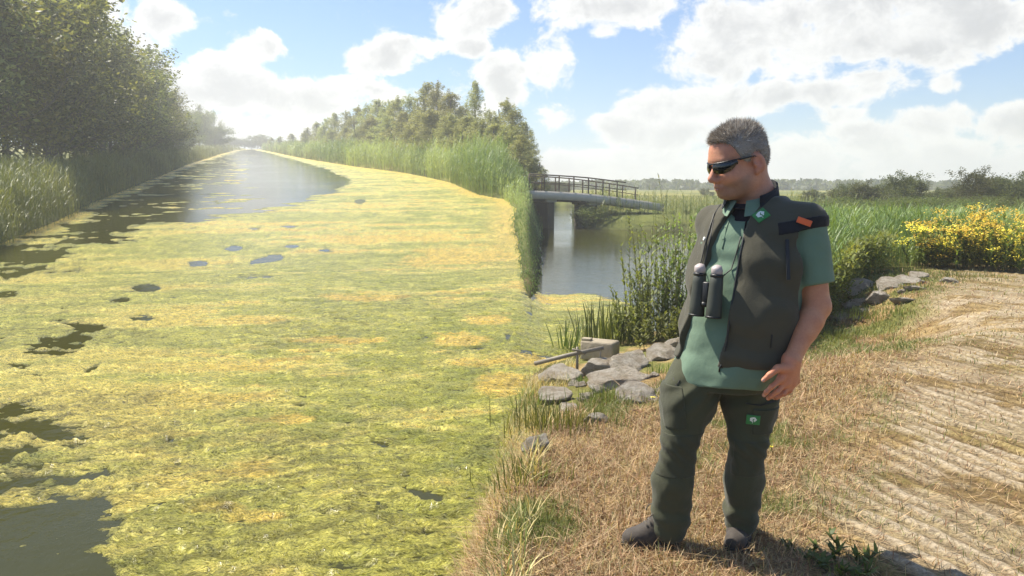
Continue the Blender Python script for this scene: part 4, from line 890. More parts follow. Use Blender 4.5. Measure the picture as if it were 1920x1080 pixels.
# ---------------------------------------------------------------- the man
Y0 = 3.40
O = np.array([PY(1335, 1000, Y0)[0], Y0, 0.0])
GZ = -.014                                      # grass level under his boots
def J(px, py, dy=0.0): return PY(px, py, Y0 + dy) - O
TH = R(40); FRT = np.array([-math.sin(TH), -math.cos(TH), 0]); LFT = np.array([math.cos(TH), -math.sin(TH), 0])
def hz(py, dy=0): return J(1400, py, dy)[2]
tz = [hz(y) for y in (735, 705, 660, 620, 560, 500, 430, 408, 392, 378, 360)]
order = np.argsort(tz); tz = np.array(tz)[order]
def tt(v): return gsm(tz, np.array(v, float)[order])
t_x = tt([J(p, 540)[0] * (1 + (y - 540) * 0) for p, y in zip((1357, 1364, 1382, 1393, 1401, 1406, 1412, 1414, 1414, 1414, 1414), [0] * 11)])
t_f = tt([.0, .0, .012, .02, .018, .005, -.01, -.015, -.02, -.025, -.03])
t_a = tt([.200, .214, .232, .238, .241, .238, .232, .212, .168, .11, .075])
t_b = tt([.165, .176, .186, .194, .196, .186, .160, .142, .120, .10, .080])
def torso_uv(p):
    z = p[:, 2]; dx, dy = p[:, 0] - t_x(z), p[:, 1]; u = dx * LFT[0] + dy * LFT[1]; v = dx * FRT[0] + dy * FRT[1] - t_f(z); return u, v, z
def torso(p, off=0.0, n=2.25):
    u, v, z = torso_uv(p); a, b = t_a(z) + off, t_b(z) + off
    q = (np.abs(u / a) ** n + np.abs(v / b) ** n) ** (1 / n); return (q - 1) * (.35 * a + .65 * b) * .92
def phi(p):
    u, v, z = torso_uv(p); return np.degrees(np.arctan2(u / t_a(z), v / t_b(z)))
def folds(p, amp, sc=(9, 9, 22), seed=0.0): return amp * (fbm(p * np.array(sc) + seed, 1.0, 2) - .5) * 2

# head frame
HS = 1.17; HC = J(1383, 306, -.03)
HY, HP = R(71), R(13)
h_f = np.array([-math.sin(HY) * math.cos(HP), -math.cos(HY) * math.cos(HP), -math.sin(HP)]); h_r = n3(np.cross(h_f, [0, 0, 1])); h_u = np.cross(h_r, h_f)
HM = np.stack([h_r, h_f, h_u], 1)                # local (right, forward, up) -> world
def h2w(q): return np.asarray(q, float) @ HM.T * HS + HC
def w2h(p): return (p - HC) @ HM / HS
def build_head_field():
    H = Field()
    H.add(ell((0, -.012, .046), (.074, .097, .086)), .02); H.add(ell((0, -.05, .015), (.066, .062, .07)), .03)
    H.add(ell((0, .03, -.030), (.060, .066, .085)), .03); H.add(ell((0, .050, .045), (.058, .045, .05)), .03)
    for s in (-1, 1):
        H.add(ell((s * .036, .060, -.032), (.028, .030, .030)), .025); H.add(ell((s * .046, .002, -.062), (.020, .042, .032)), .03)
    H.add(ell((0, .078, .026), (.050, .020, .013)), .018)
    H.add(ell((0, .070, -.088), (.028, .025, .020)), .020); H.add(ell((0, .030, -.094), (.046, .052, .024)), .03)
    H.add(cap((0, .088, .012), (0, .116, -.030), .009, .0125), .012); H.add(ell((0, .112, -.036), (.013, .013, .010)), .008)
    for s in (-1, 1):
        H.add(ell((s * .0135, .103, -.040), (.009, .012, .009)), .007); H.sub(ell((s * .032, .104, .000), (.020, .018, .013)), .012)
    H.add(ell((0, .088, -.066), (.026, .014, .012)), .012); H.add(ell((0, .095, -.063), (.020, .008, .0045)), .005); H.add(ell((0, .093, -.075), (.018, .009, .0055)), .006)
    H.sub(ell((0, .106, -.069), (.022, .010, .0016)), .003)
    for s in (-1, 1):
        rot = np.array(Matrix.Rotation(s * .35, 3, 'Z') @ Matrix.Rotation(-.18, 3, 'X'))
        H.add(ell((s * .080, -.032, -.006), (.010, .022, .036), rot), .006); H.sub(ell((s * .0905, -.026, -.002), (.0095, .0125, .022), rot), .003); H.add(ell((s * .081, -.013, -.010), (.006, .005, .009)), .004); H.add(ell((s * .076, -.022, -.036), (.007, .010, .010)), .006)
    return H
HEADF = build_head_field()
def head(p): return HEADF(w2h(p)) * HS
head.c = HC; head.r = .19
SHL, SHR = J(1512, 418, -.13), J(1338, 418, .13)
ELL, WRL = J(1533, 575, -.17), J(1484, 676, -.25)
ELR, WRR = J(1348, 560, .27), J(1420, 640, .24)
hipL, knL, anL = J(1406, 715, -.02), J(1402, 828, -.045), J(1392, 985, .04)
hipR, knR, anR = J(1302, 712, .02), J(1273, 830, -.05), J(1254, 990, -.02)
def finger(F_, pts, r0, r1):
    for i in range(len(pts) - 1):
        a = r0 + (r1 - r0) * i / (len(pts) - 1); b = r0 + (r1 - r0) * (i + 1) / (len(pts) - 1); F_.add(cap(pts[i], pts[i + 1], a, b), .006 if i else .012)
HAND = dict(index=[(1464, 711, -.285), (1447, 725, -.30), (1437, 735, -.295), (1432.5, 741, -.283)], middle=[(1475, 717, -.27), (1457, 734, -.29), (1445, 743, -.28), (1440, 747, -.262)],
            ring=[(1485, 718, -.25), (1469, 738, -.27), (1457, 745, -.258), (1451, 746, -.238)], little=[(1493, 714, -.232), (1481, 733, -.248), (1471, 739, -.236), (1466, 739, -.22)])
def build_body():
    Bf = Field(); Bf.add(head, .01)
    nb = J(1414, 372, .015)
    Bf.add(cap(h2w((0, -.04, -.05)), nb + np.array([0, 0, .0]), .074, .084), .03); Bf.add(cap(nb, nb + np.array([.01, .02, -.06]), .086, .10), .03)
    def tors(p): return np.maximum(torso(p, -.014), np.maximum(p[:, 2] - hz(372), hz(705) - p[:, 2]))
    Bf.add(tors, .03)
    Bf.add(cap(SHL, ELL, .060, .050), .03); Bf.add(cap(ELL, WRL, .0515, .0325), .02); Bf.add(cap(ELL * .72 + WRL * .28, ELL * .55 + WRL * .45, .051, .045), .02)
    Bf.add(cap(SHR, ELR, .060, .048), .03); Bf.add(cap(ELR, WRR, .048, .032), .02)
    for a, k, an in ((hipL, knL, anL), (hipR, knR, anR)):
        Bf.add(cap(a, k, .074, .050), .03); Bf.add(cap(k, an, .050, .042), .02)
    # left hand
    K = {n: [J(*q) for q in v] for n, v in HAND.items()}
    for n, w in (('index', .021), ('middle', .022), ('ring', .021), ('little', .019)):
        Bf.add(cap(WRL, K[n][0], .030, w * .84), .018)
    for n, r0, r1 in (('index', .0122, .0090), ('middle', .0122, .0092), ('ring', .0115, .0085), ('little', .0100, .0078)): finger(Bf, K[n], r0, r1)
    tb = [J(1478, 690, -.275), J(1458, 691, -.300), J(1443, 703, -.312), J(1431, 713, -.312)]
    for i, (r0, r1) in enumerate(((.024, .0165), (.0155, .0120), (.0120, .0092))): Bf.add(cap(tb[i], tb[i + 1], r0, r1), .012 if i == 0 else .006)
    # right hand, behind the back
    for k in range(4): Bf.add(cap(WRR, WRR + np.array([.05 - .0 * k, .01, -.03 - .018 * k]), .028, .016), .012); Bf.add(cap(WRR + np.array([.05, .01, -.03 - .018 * k]), WRR + np.array([.10, -.01, -.05 - .018 * k]), .011, .008), .006)
    Bf.add(cap(WRR + np.array([.01, 0, 0]), WRR + np.array([.06, .0, .03]), .014, .010), .01)
    V, Q = surface(Bf, (-.40, -.48, GZ + .05), (.60, .50, 1.90), .0048)
    V = relax(V, Q, 1, .35)
    # skin colour: ruddy nose, ears and cheeks, grey stubble, darker lips
    h = w2h(V); C = np.tile(np.array([.55, .25, .15]), (len(V), 1))
    def g(c, r, col, w):
        t = (w * np.exp(-(((h - np.array(c)) / np.array(r)) ** 2).sum(1)))[:, None]; C[:] = C * (1 - t) + np.array(col) * t
    face = (np.abs(h[:, 2]) < .16) & (np.abs(h[:, 1]) < .16)
    st = sstep(-.040, -.062, h[:, 2] + .25 * (h[:, 1] - .06)) * sstep(-.03, .03, h[:, 1]) * sstep(-.150, -.115, h[:, 2]) * face
    st = st * (.55 + .35 * fbm(h, 60, 2)); C[:] = C * (1 - .85 * st[:, None]) + np.array([.20, .135, .10]) * .85 * st[:, None]
    for s in (-1, 1): g((s * .040, .075, -.028), (.02, .025, .02), (.60, .25, .17), .5); g((s * .082, -.03, -.008), (.014, .025, .035), (.62, .26, .18), .7)
    g((0, .118, -.034), (.014, .018, .016), (.62, .25, .17), .6); g((0, .097, -.069), (.021, .012, .008), (.33, .12, .09), .8); g((0, .085, .030), (.05, .02, .006), (.20, .13, .09), .55)
    arm = (V[:, 2] < hz(520)) & (V[:, 0] > WRL[0] - .16); C[arm] = C[arm] * np.array([.98, .95, .88]); mot = (fbm(V, 30, 3) - .5)[:, None]; C = C * (1 + .45 * mot * np.array([.6, 1.0, 1.0]))
    hnd = np.linalg.norm(V - J(1465, 712, -.27), axis=1) < .10; C[hnd] = C[hnd] * np.array([1.06, .93, .90])
    for n_, tip in [('t', tb[-1])] + [(n, K[n][-1]) for n in K]:
        w = (np.linalg.norm(V - (tip + np.array([-.002, -.007, .001])), axis=1) < .0062)[:, None] * .55; C = C * (1 - w) + np.array([.72, .50, .42]) * w
    def fm(N):
        co = obj_co(N); n = N.noise(co, 140, 4, .6); c = N.mix(1.0, attr(N), N.n('ShaderNodeCombineColor', i={0: N.m('MULTIPLY_ADD', n, .3, .85), 1: N.m('MULTIPLY_ADD', n, .4, .8), 2: N.m('MULTIPLY_ADD', n, .4, .8)}).outputs[0], 'MULTIPLY')
        b = N.n('ShaderNodeBsdfPrincipled'); N.put(b.inputs['Base Color'], c); b.inputs['Roughness'].default_value = .48; b.inputs['Specular IOR Level'].default_value = .4
        b.inputs['Subsurface Weight'].default_value = .12; b.inputs['Subsurface Radius'].default_value = (.012, .005, .003); b.inputs['Subsurface Scale'].default_value = .5
        N.put(b.inputs['Normal'], bump(N, N.noise(co, 230, 4, .65), .55, .003)); return b.outputs[0]
    me = mesh_np('person', V, Q, [mat('skin', fm)], C, True)
    o = link('person', me, None, O); tag(o, 'man in dark green vest, polo shirt and work trousers looking down to his right', 'person'); return o
MAN = build_body()

# ---------------------------------------------------------------- clothing materials
def m_cloth(name, col, weave=420, rough=.85, var=.18):
    def f(N):
        co = obj_co(N); n = N.noise(co, 7, 4, .6); w = N.noise(N.vm('MULTIPLY', co, (1, 1, 1.6)).outputs[0], weave, 2, .5); wr = N.noise(N.vm('MULTIPLY', co, (1, 1, .7)).outputs[0], 26, 3, .55)
        c = N.mix(n, c4([x * (1 - var) for x in col]), c4([x * (1 + var) for x in col])); c = N.mix(N.m('MULTIPLY', w, .35), c, c4([x * .55 for x in col]))
        b = N.n('ShaderNodeBsdfPrincipled'); N.put(b.inputs['Base Color'], c); b.inputs['Roughness'].default_value = rough; b.inputs['Specular IOR Level'].default_value = .25; b.inputs['Sheen Weight'].default_value = .15; b.inputs['Sheen Roughness'].default_value = .5
        N.put(b.inputs['Normal'], bump(N, N.m('ADD', N.m('MULTIPLY', wr, 3.0), w), .5, .0025)); return b.outputs[0]
    return mat(name, f)
M_VEST = m_cloth('vest_cloth', (.076, .070, .047)); M_POLO = m_cloth('polo_knit', (.155, .235, .16), 500); M_TROU = m_cloth('trouser_cloth', (.064, .067, .036)); M_BLACK = m_cloth('black_cloth', (.014, .014, .017)); M_ORANGE = m_cloth('orange_tape', (.85, .16, .05), 300, .6); M_BADGE = m_cloth('badge_green', (.05, .24, .07), 300, .6); M_WHITE = m_plain('badge_white', (.75, .78, .72), .6, .3, 200, .05, .1); M_PANEL = m_cloth('trouser_panel', (.055, .057, .032)); M_UNDER = m_cloth('undershirt', (.018, .014, .02)); M_ZIP = m_plain('zip', (.012, .012, .013), .5, .5, 300, .1)
def garment(name, f, lo, hi, res, m, it=1, parent=None):
    V, Q = surface(f, lo, hi, res); V = relax(V, Q, it, .4); return link(name, mesh_np(name, V, Q, [m], None, True), parent or MAN)
def box_region(c, ax, ay, az, hx, hy, hz_):
    c = np.asarray(c); ax, ay, az = n3(ax), n3(ay), n3(az)
    def f(p): q = p - c; return np.maximum(np.maximum(np.abs(q @ ax) - hx, np.abs(q @ ay) - hy), np.abs(q @ az) - hz_)
    return f

# polo shirt: trunk, two sleeves, open placket
def drape(p):                                             # soft folds: pulled across the belly, hanging at the hem
    ph = phi(p); z = p[:, 2]
    return .006 * np.sin(z * 46 + ph * .055 + 4 * fbm(p, 5, 2)) * sstep(hz(560), hz(480), z) * sstep(hz(430), hz(470), z) + .005 * np.sin(ph * .16 + 5 * fbm(p, 4, 2)) * sstep(hz(600), hz(700), z)
slv0, slv1 = SHL + np.array([0, 0, .0]), J(1532, 533, -.165)
def sleeve(p):
    a, b = slv0, slv1 + (slv1 - slv0) * .25; e = b - a; t = (p - a) @ e / (e @ e); d = cap(a, b, .077, .072)(p); cut = (t - .80) * np.linalg.norm(e)
    return smax(d + folds(p, .006, (7, 7, 16), 3), cut, .006)
def sleeve_r(p): a, b = SHR, SHR * .35 + ELR * .65; e = b - a; t = (p - a) @ e / (e @ e); return smax(cap(a, b, .078, .072)(p), (t - .95) * np.linalg.norm(e), .006)
def neck_hole(p):                                         # sloping neck opening with a V at the front
    c = J(1412, 385, -.01); u, v, z = torso_uv(p); dz = z - (hz(398) - .10 * np.clip(v, -.05, .2) - .02); r = np.hypot((u + .012) / .088, (v - .03) / .105); vv = np.abs(u + .012) - .020 - .32 * np.clip(z - hz(425), 0, 1)
    V_ = np.maximum(np.maximum(vv, hz(413) - z), -(v - .02)); return np.minimum(np.maximum((r - 1) * .09, -dz), V_)
def shirt(p):
    d = torso(p, -.004) - .013 * sstep(hz(640), hz(690), p[:, 2]) + drape(p) + folds(p, .007, (9, 9, 14), 7); hem = hz(712) + .008 * np.sin(phi(p) * .05); d = smax(d, hem - p[:, 2], .006)
    d = smin(d, sleeve(p), .022); d = smin(d, sleeve_r(p), .022); d = smax(d, p[:, 2] - hz(368), .01); return smax(d, -neck_hole(p), .005)
LOB, HIB = (-.30, -.42, hz(760)), (.58, .40, hz(355))
garment('polo_shirt', shirt, LOB, HIB, .0067, M_POLO)
def under(p): return np.maximum(np.maximum(torso(p, -.009), p[:, 2] - hz(374)), hz(440) - p[:, 2])
garment('undershirt', under, (-.2, -.35, hz(445)), (.45, .3, hz(355)), .008, M_UNDER)
# vest: open at the front, deep armholes
t_lo = gsm([hz(690), hz(640), hz(560), hz(430), hz(380)], [-50, -46, -37, -24, -20]); t_hi = gsm([hz(690), hz(560), hz(430), hz(380)], [6, 7, 5, 9])
def vest_core(p, off=0.0):
    wr = .009 * np.sin(p[:, 2] * 30 + phi(p) * .05 + 5 * fbm(p, 4, 2)) + folds(p, .018, (8, 8, 5), 11)
    wr = wr * sstep(hz(410), hz(450), p[:, 2]); return torso(p, .017 + off) + np.clip(wr, -.03, .010)
def vest(p, off=0.0):
    d = vest_core(p, off); z = p[:, 2]; ph = phi(p); rr = .0037
    d = smin(d, cap(SHL + np.array([-.10, .07, .035]), SHL + np.array([.004, 0, .004]), .060 + off, .081 + off)(p), .03); d = smin(d, cap(SHR + np.array([.10, -.07, .03]), SHR + np.array([0, 0, .0]), .056 + off, .080 + off)(p), .03)
    op = np.maximum((t_lo(z) - ph) * rr, (ph - t_hi(z)) * rr); d = smax(d, -op, .006)
    hem = hz(672) - .0006 * ph * 0; d = smax(d, hem - z, .006); d = smax(d, z - hz(367), .012)
    u, v, _ = torso_uv(p); nk = (np.hypot((u + .012) / .088, (v - .02) / .10) - 1) * .09; nk = np.maximum(nk, hz(425) - z); d = smax(d, -nk, .006)
    for S_, s1, rr_ in ((SHL, slv1, .09), (SHR, ELR, .078)):   # armhole
        e = n3(s1 - S_); q = p - S_; t = q @ e; hole = np.maximum(np.linalg.norm(q - t[:, None] * e, axis=1) - rr_ * 1.10, .030 - t); d = smax(d, -hole, .006)
    return d
garment('vest', vest, LOB, HIB, .0067, M_VEST)
def on_vest(name, reg, off, m, lo=LOB, hi=HIB, res=.004): return garment(name, lambda p: np.maximum(np.maximum(vest(p, off), -vest(p, -.006)), reg(p)), lo, hi, res, m, 1)
# black yoke strip over the shoulder, orange tape, zips
sh_top = SHL + np.array([.012, -.005, .05])
def yoke(p): e = n3(slv1 - SHL); t = (p - SHL) @ e; return np.maximum(np.abs(t - .008) - .026, -(p[:, 2] - hz(440)))
on_vest('shoulder_yoke', yoke, .003, M_BLACK, SHL - .14, SHL + .14)
pt = J(1508, 414, -.20)
def near_surface(px, py, f, d0=-.45, d1=.35, n=500):
    ds = np.linspace(d0, d1, n); P = np.array([J(px, py, d) for d in ds]); v = f(P); k = np.argmax(v < 0); return P[k], ds[k]
def patch(name, px, py, wpx, hpx, ang, m, f=vest, th=.0035, parent=None, lift=.001):
    c, dy = near_surface(px, py, f); e = .004; n = n3([(f((c + e * d)[None]) - f((c - e * d)[None]))[0] for d in np.eye(3)])
    ux = np.array([math.cos(ang), 0, -math.sin(ang)]); ux = n3(ux - n * (ux @ n)); uy = np.cross(n, ux); s = (Y0 + dy) / F * 1.03; cx = abs(ux[0]) + 1e-3
    w, h = wpx * s, hpx * s; mb = MB(); mb.box((0, 0, 0), (w, h, th * 2), bev=.0015); o = mb.build(name, m, parent or MAN); Mx = Matrix(np.column_stack([ux, uy, n]).tolist()).to_4x4(); Mx.translation = Vector(c + n * lift); o.matrix_local = Mx if parent is None else Mx; return o, w, h
def emblem(o, w, h):                                       # pale tree-shaped mark on the badge
    mb = MB(); r = h * .27; k = 12; th = np.linspace(0, 2 * np.pi, k, endpoint=False)
    rad = r * (1 + .12 * np.cos(5 * th)); V = [(0, h * .08, .0042)] + [(rad[i] * 1.25 * math.cos(th[i]), h * .08 + rad[i] * math.sin(th[i]), .0042) for i in range(k)]
    mb.add(V, [[0, 1 + i, 1 + (i + 1) % k] for i in range(k)]); m = mb.build('emblem', M_WHITE, o)
    mb = MB(); mb.tube([(r * .3, h * .16, .0052), (-.1 * r, h * .02, .0052), (.25 * r, -h * .10, .0052), (-.1 * r, -h * .30, .0052)], h * .045, 5); mb.build('emblem_stem', M_BADGE, o)
    mb = MB(); mb.tube([(0, -h * .16, .0045), (-.12 * r, -h * .33, .0045)], h * .05, 5); mb.build('emblem_trunk', M_WHITE, o)
o_, w_, h_ = patch('orange_tape', 1508, 416, 26, 11, R(22), M_ORANGE, lift=.006)
o_['label'] = 'orange reflective tag on the shoulder'
o_, w_, h_ = patch('badge', 1427, 404, 25, 23, R(-35), M_BADGE); emblem(o_, w_, h_); o_['label'] = 'green diamond badge with a pale tree emblem'
patch('pocket_zip', 1477, 487, 7, 76, R(2), M_ZIP)
patch('pocket_seam', 1446, 640, 3, 26, R(2), M_ZIP)
def strip_on(name, pts, r, m, f, lift=.003, flat=1.0):
    P = []
    for px, py in pts:
        c, dy = near_surface(px, py, f); P.append(c + np.array([0, -lift, 0]))
    mb = MB(); mb.tube(P, r, 6, flat=flat); return mb.build(name, m, MAN, True)
def both(p): return np.minimum(vest(p), shirt(p))
strip_on('front_zip', [(1399, 415), (1393, 450), (1387, 480), (1380, 520), (1374, 560), (1367, 610), (1360, 655), (1353, 690)], .0042, M_ZIP, both)
strip_on('zip_pull', [(1352, 684), (1349, 690), (1348, 697)], .004, M_ZIP, both)
strip_on('vest_edge', [(1338, 412), (1331, 450), (1322, 490), (1311, 540), (1302, 580)], .003, M_ZIP, both)
patch('snap_button', 1321, 448, 6, 7, 0, M_WHITE, both)
# collars
def collar(name, m, zc, r0, r1, h, a0, a1, lift, ctr, th=.003, drop=.22):
    """band round the neck: angle from his front, a0..a1 degrees, flaring outward at the lower edge"""
    T = np.radians(np.linspace(a0, a1, 44)); mb = MB(); rows = []
    for s, (rr, zz) in enumerate(((r0, lift), (r0 * .55 + r1 * .45, lift - h * .42), (r1, lift - h))):
        L = []
        for t in T:
            tip = 1 + .10 * np.exp(-((abs(t) - abs(math.radians(a1))) / .25) ** 2) * s
            d = FRT * math.cos(t) * 1.12 + LFT * math.sin(t); L.append(ctr + d * rr * tip + np.array([0, 0, zc + zz - drop * rr * math.cos(t) * 1.0]))
        rows.append(L)
    outer = np.array(rows); cen = ctr + np.array([0, 0, zc]); nrm = outer - cen; nrm[..., 2] = np.abs(nrm[..., 2]) * .2 + .02; nrm /= np.linalg.norm(nrm, axis=-1)[..., None]; inner = outer - nrm * th
    k = len(T); V = np.concatenate([outer.reshape(-1, 3), inner.reshape(-1, 3)]); Fc = []; o2 = 3 * k
    for s in range(2):
        for i in range(k - 1): a = s * k + i; Fc += [[a, a + 1, a + k + 1], [a, a + k + 1, a + k], [o2 + a, o2 + a + k + 1, o2 + a + 1], [o2 + a, o2 + a + k, o2 + a + k + 1]]
    for i in range(k - 1):
        for a in (i, 2 * k + i): Fc += [[a, o2 + a, o2 + a + 1], [a, o2 + a + 1, a + 1]]
    for s in range(2):
        for i in (0, k - 1): a = s * k + i; Fc += [[a, a + k, o2 + a + k], [a, o2 + a + k, o2 + a]]
    mb.add(V, Fc); return mb.build(name, m, MAN, True)
NC = J(1408, 380, .0)
collar('polo_collar', M_POLO, .034, .088, .118, .052, 14, 352 - 6, .012, NC, .004, .42)
collar('vest_collar', M_BLACK, .040, .104, .112, .046, 45, 330, .020, NC, .004, .40)
collar('undershirt_collar', M_UNDER, .020, .084, .086, .02, -179, 179, .012, NC, .003, .42)
for k, (px, py) in enumerate([(1362, 425), (1357, 447)]): patch('polo_button', px, py, 5, 5, 0, M_POLO, shirt)
strip_on('placket', [(1368, 408), (1361, 430), (1356, 456), (1354, 466)], .003, M_POLO, shirt)

# trousers
def leg_field(p, off=0.0):
    A = [(J(1304, 700, .03), .110), (J(1292, 755, -.01), .112), (J(1273, 828, -.05), .073), (J(1261, 900, -.03), .083), (J(1254, 990, -.02), .078)]
    Bq = [(J(1412, 700, .0), .108), (J(1406, 755, -.02), .108), (J(1402, 828, -.05), .077), (J(1393, 905, .0), .084), (J(1391, 976, .03), .079)]
    out = []
    for L in (A, Bq):
        d = np.full(len(p), 1.0)
        for i in range(4): d = smin(d, cap(L[i][0], L[i + 1][0], L[i][1] + off, L[i + 1][1] + off)(p), .025)
        z = p[:, 2]; kz = L[2][0][2]
        wrk = .0035 * np.sin((z + .9 * (p[:, 0] - L[2][0][0])) * 95 + 6 * fbm(p, 6, 2)) * np.exp(-((z - kz + .03) / .09) ** 2) + .006 * np.sin(z * 70 + 22 * (p[:, 0] - L[4][0][0]) + 6 * fbm(p, 7, 2)) * np.exp(-((z - L[4][0][2] - .05) / .07) ** 2) + .005 * np.sin((z - .8 * p[:, 0]) * 70 + 5 * fbm(p, 5, 2)) * np.exp(-((z - L[0][0][2] + .06) / .08) ** 2)
        d = d * .95 + wrk + folds(p, .018, (9, 9, 7), 20) ; out.append(smax(d, (L[4][0][2] - .055) - z, .008))
    return out
def trousers(p, off=0.0):
    a, b = leg_field(p, off); d = smin(a, b, .012)
    pel = np.maximum(torso(p, -.010 + off), np.maximum(hz(722) - p[:, 2], p[:, 2] - hz(668))); return smin(d, pel, .03)
LOT, HIT = (-.36, -.34, GZ + .01), (.42, .34, hz(655))
def trou_top(p): return smax(trousers(p), p[:, 2] - hz(668), .006)
garment('trousers', trou_top, LOT, HIT, .0067, M_TROU)
def on_trou(name, reg, off, m): return garment(name, lambda p: np.maximum(np.maximum(trousers(p, off), -trousers(p, -.007)), reg(p)), reg.lo, reg.hi, .0042, m, 1)
def img_box(px0, py0, px1, py1, front=True, sl=0.0, ymax=.05):
    a, b = J(px0, py0), J(px1, py1)
    def f(p):
        x = p[:, 0] - sl * (p[:, 2] - (a[2] + b[2]) / 2); return np.maximum(np.maximum(np.maximum(a[0] - x, x - b[0]), np.maximum(b[2] - p[:, 2], p[:, 2] - a[2])), p[:, 1] - ymax)
    f.lo = (a[0] - .06, -.34, b[2] - .02); f.hi = (b[0] + .06, ymax + .02, a[2] + .02); return f
on_trou('thigh_pocket', img_box(1238, 716, 1272, 790, sl=-.10), .006, M_PANEL); on_trou('knee_panel', img_box(1225, 800, 1310, 880, sl=.12, ymax=-.02), .0022, M_PANEL); on_trou('thigh_pocket', img_box(1395, 752, 1462, 800, sl=-.05), .005, M_PANEL); on_trou('knee_panel', img_box(1366, 812, 1440, 880, ymax=-.02), .0022, M_PANEL)
o_, w_, h_ = patch('badge', 1412, 787, 25, 19, R(0), M_BADGE, lambda p: trousers(p, .005)); emblem(o_, w_, h_); o_['label'] = 'small green badge with a pale tree emblem on the thigh pocket'
strip_on('pocket_zip', [(1262, 708), (1268, 725), (1274, 712)], .0025, M_ZIP, trousers)
strip_on('pocket_flap_edge', [(1398, 756), (1425, 760), (1452, 752)], .003, M_ZIP, lambda p: trousers(p, .005))
strip_on('zip_tag', [(1466, 742), (1466, 750), (1465, 757)], .003, M_ZIP, lambda p: trousers(p, .01)) if False else None

# boots
M_BOOT = m_cloth('boot_leather', (.060, .048, .038), 260, .7); M_SOLE = m_plain('boot_sole', (.040, .034, .028), .75, .3, 60, .3); M_LACE = m_cloth('boot_lace', (.13, .11, .085), 500)
def boot(an, toe, heel, name_label):
    an, toe, heel = (np.asarray(q) for q in (an, toe, heel)); d = toe - heel; d[2] = 0; L = np.linalg.norm(d); fw = d / L; sd = np.array([fw[1], -fw[0], 0]); b0 = heel * np.array([1, 1, 0]) + np.array([0, 0, GZ])
    B_ = Field(); P = lambda f, s, z: b0 + fw * f * L + sd * s + np.array([0, 0, z])
    B_.add(cap(P(.13, 0, .055), P(.60, .004, .050), .043, .046), .03); B_.add(cap(P(.60, .004, .046), P(.86, .006, .038), .046, .038), .03); B_.add(ell(P(.84, .004, .040), (.046, .046, .036)), .02)
    B_.add(cap(P(.16, 0, .07), np.array([an[0], an[1], GZ + .15]) + fw * .0, .044, .050), .03); B_.add(cap(P(.55, 0, .065), P(.26, 0, .13), .034, .044), .03)
    def up(p): return smax(B_(p) + folds(p, .003, (25, 25, 25), 5), (GZ + .012) - p[:, 2], .004)
    lo, hi = np.minimum(toe, heel) - .13, np.maximum(toe, heel) + .13; lo[2] = GZ - .02; hi[2] = GZ + .24
    u = garment('boot', up, lo, hi, .0042, M_BOOT); u['label'] = name_label
    def sole(p): q = p.copy(); q[:, 2] = np.clip(q[:, 2], GZ + .030, 1); tread = .003 * (np.sin((p - b0) @ fw * 260) > 0) * (p[:, 2] < GZ + .014); return np.maximum(np.maximum(B_(q) - .005 + tread, p[:, 2] - GZ - .027), GZ - .004 - p[:, 2])
    garment('sole', sole, lo, hi, .0042, M_SOLE, 0, u)
    def srf(f, s):
        zs = np.linspace(.22, .03, 190); Q = np.array([P(f, s, z) for z in zs]); k = np.argmax(up(Q) < 0); return Q[k]
    for k, f in enumerate((.40, .47, .54, .61)):
        mb = MB(); mb.tube([srf(f - .02, -.030) + [0, 0, .002], srf(f, -.010) + [0, 0, .004], srf(f + .02, .010) + [0, 0, .004], srf(f + .0, .030) + [0, 0, .002]], .0028, 5); mb.build('lace', M_LACE, u, True)
        mb = MB(); mb.tube([srf(f - .02, .030) + [0, 0, .002], srf(f, .010) + [0, 0, .005], srf(f + .02, -.010) + [0, 0, .005], srf(f + .0, -.030) + [0, 0, .002]], .0028, 5); mb.build('lace', M_LACE, u, True)
    for s in (-1, 1):
        a = srf(.38, 0.0) + [0, 0, .006]; mb = MB(); mb.tube([a, a + sd * s * .02 + fw * .012 + [0, 0, .012], a + sd * s * .045 + fw * .03 - [0, 0, .012], a + sd * s * .035 + fw * .045 - [0, 0, .03]], .0026, 5); mb.build('lace', M_LACE, u, True)
def G(px, py): return PZ(px, py, GZ) - O
boot(anR, G(1172, 1025), G(1268, 1020), 'boot pointing to the left'); boot(anL, G(1377, 1038), G(1398, 990), 'boot pointing to the viewer')

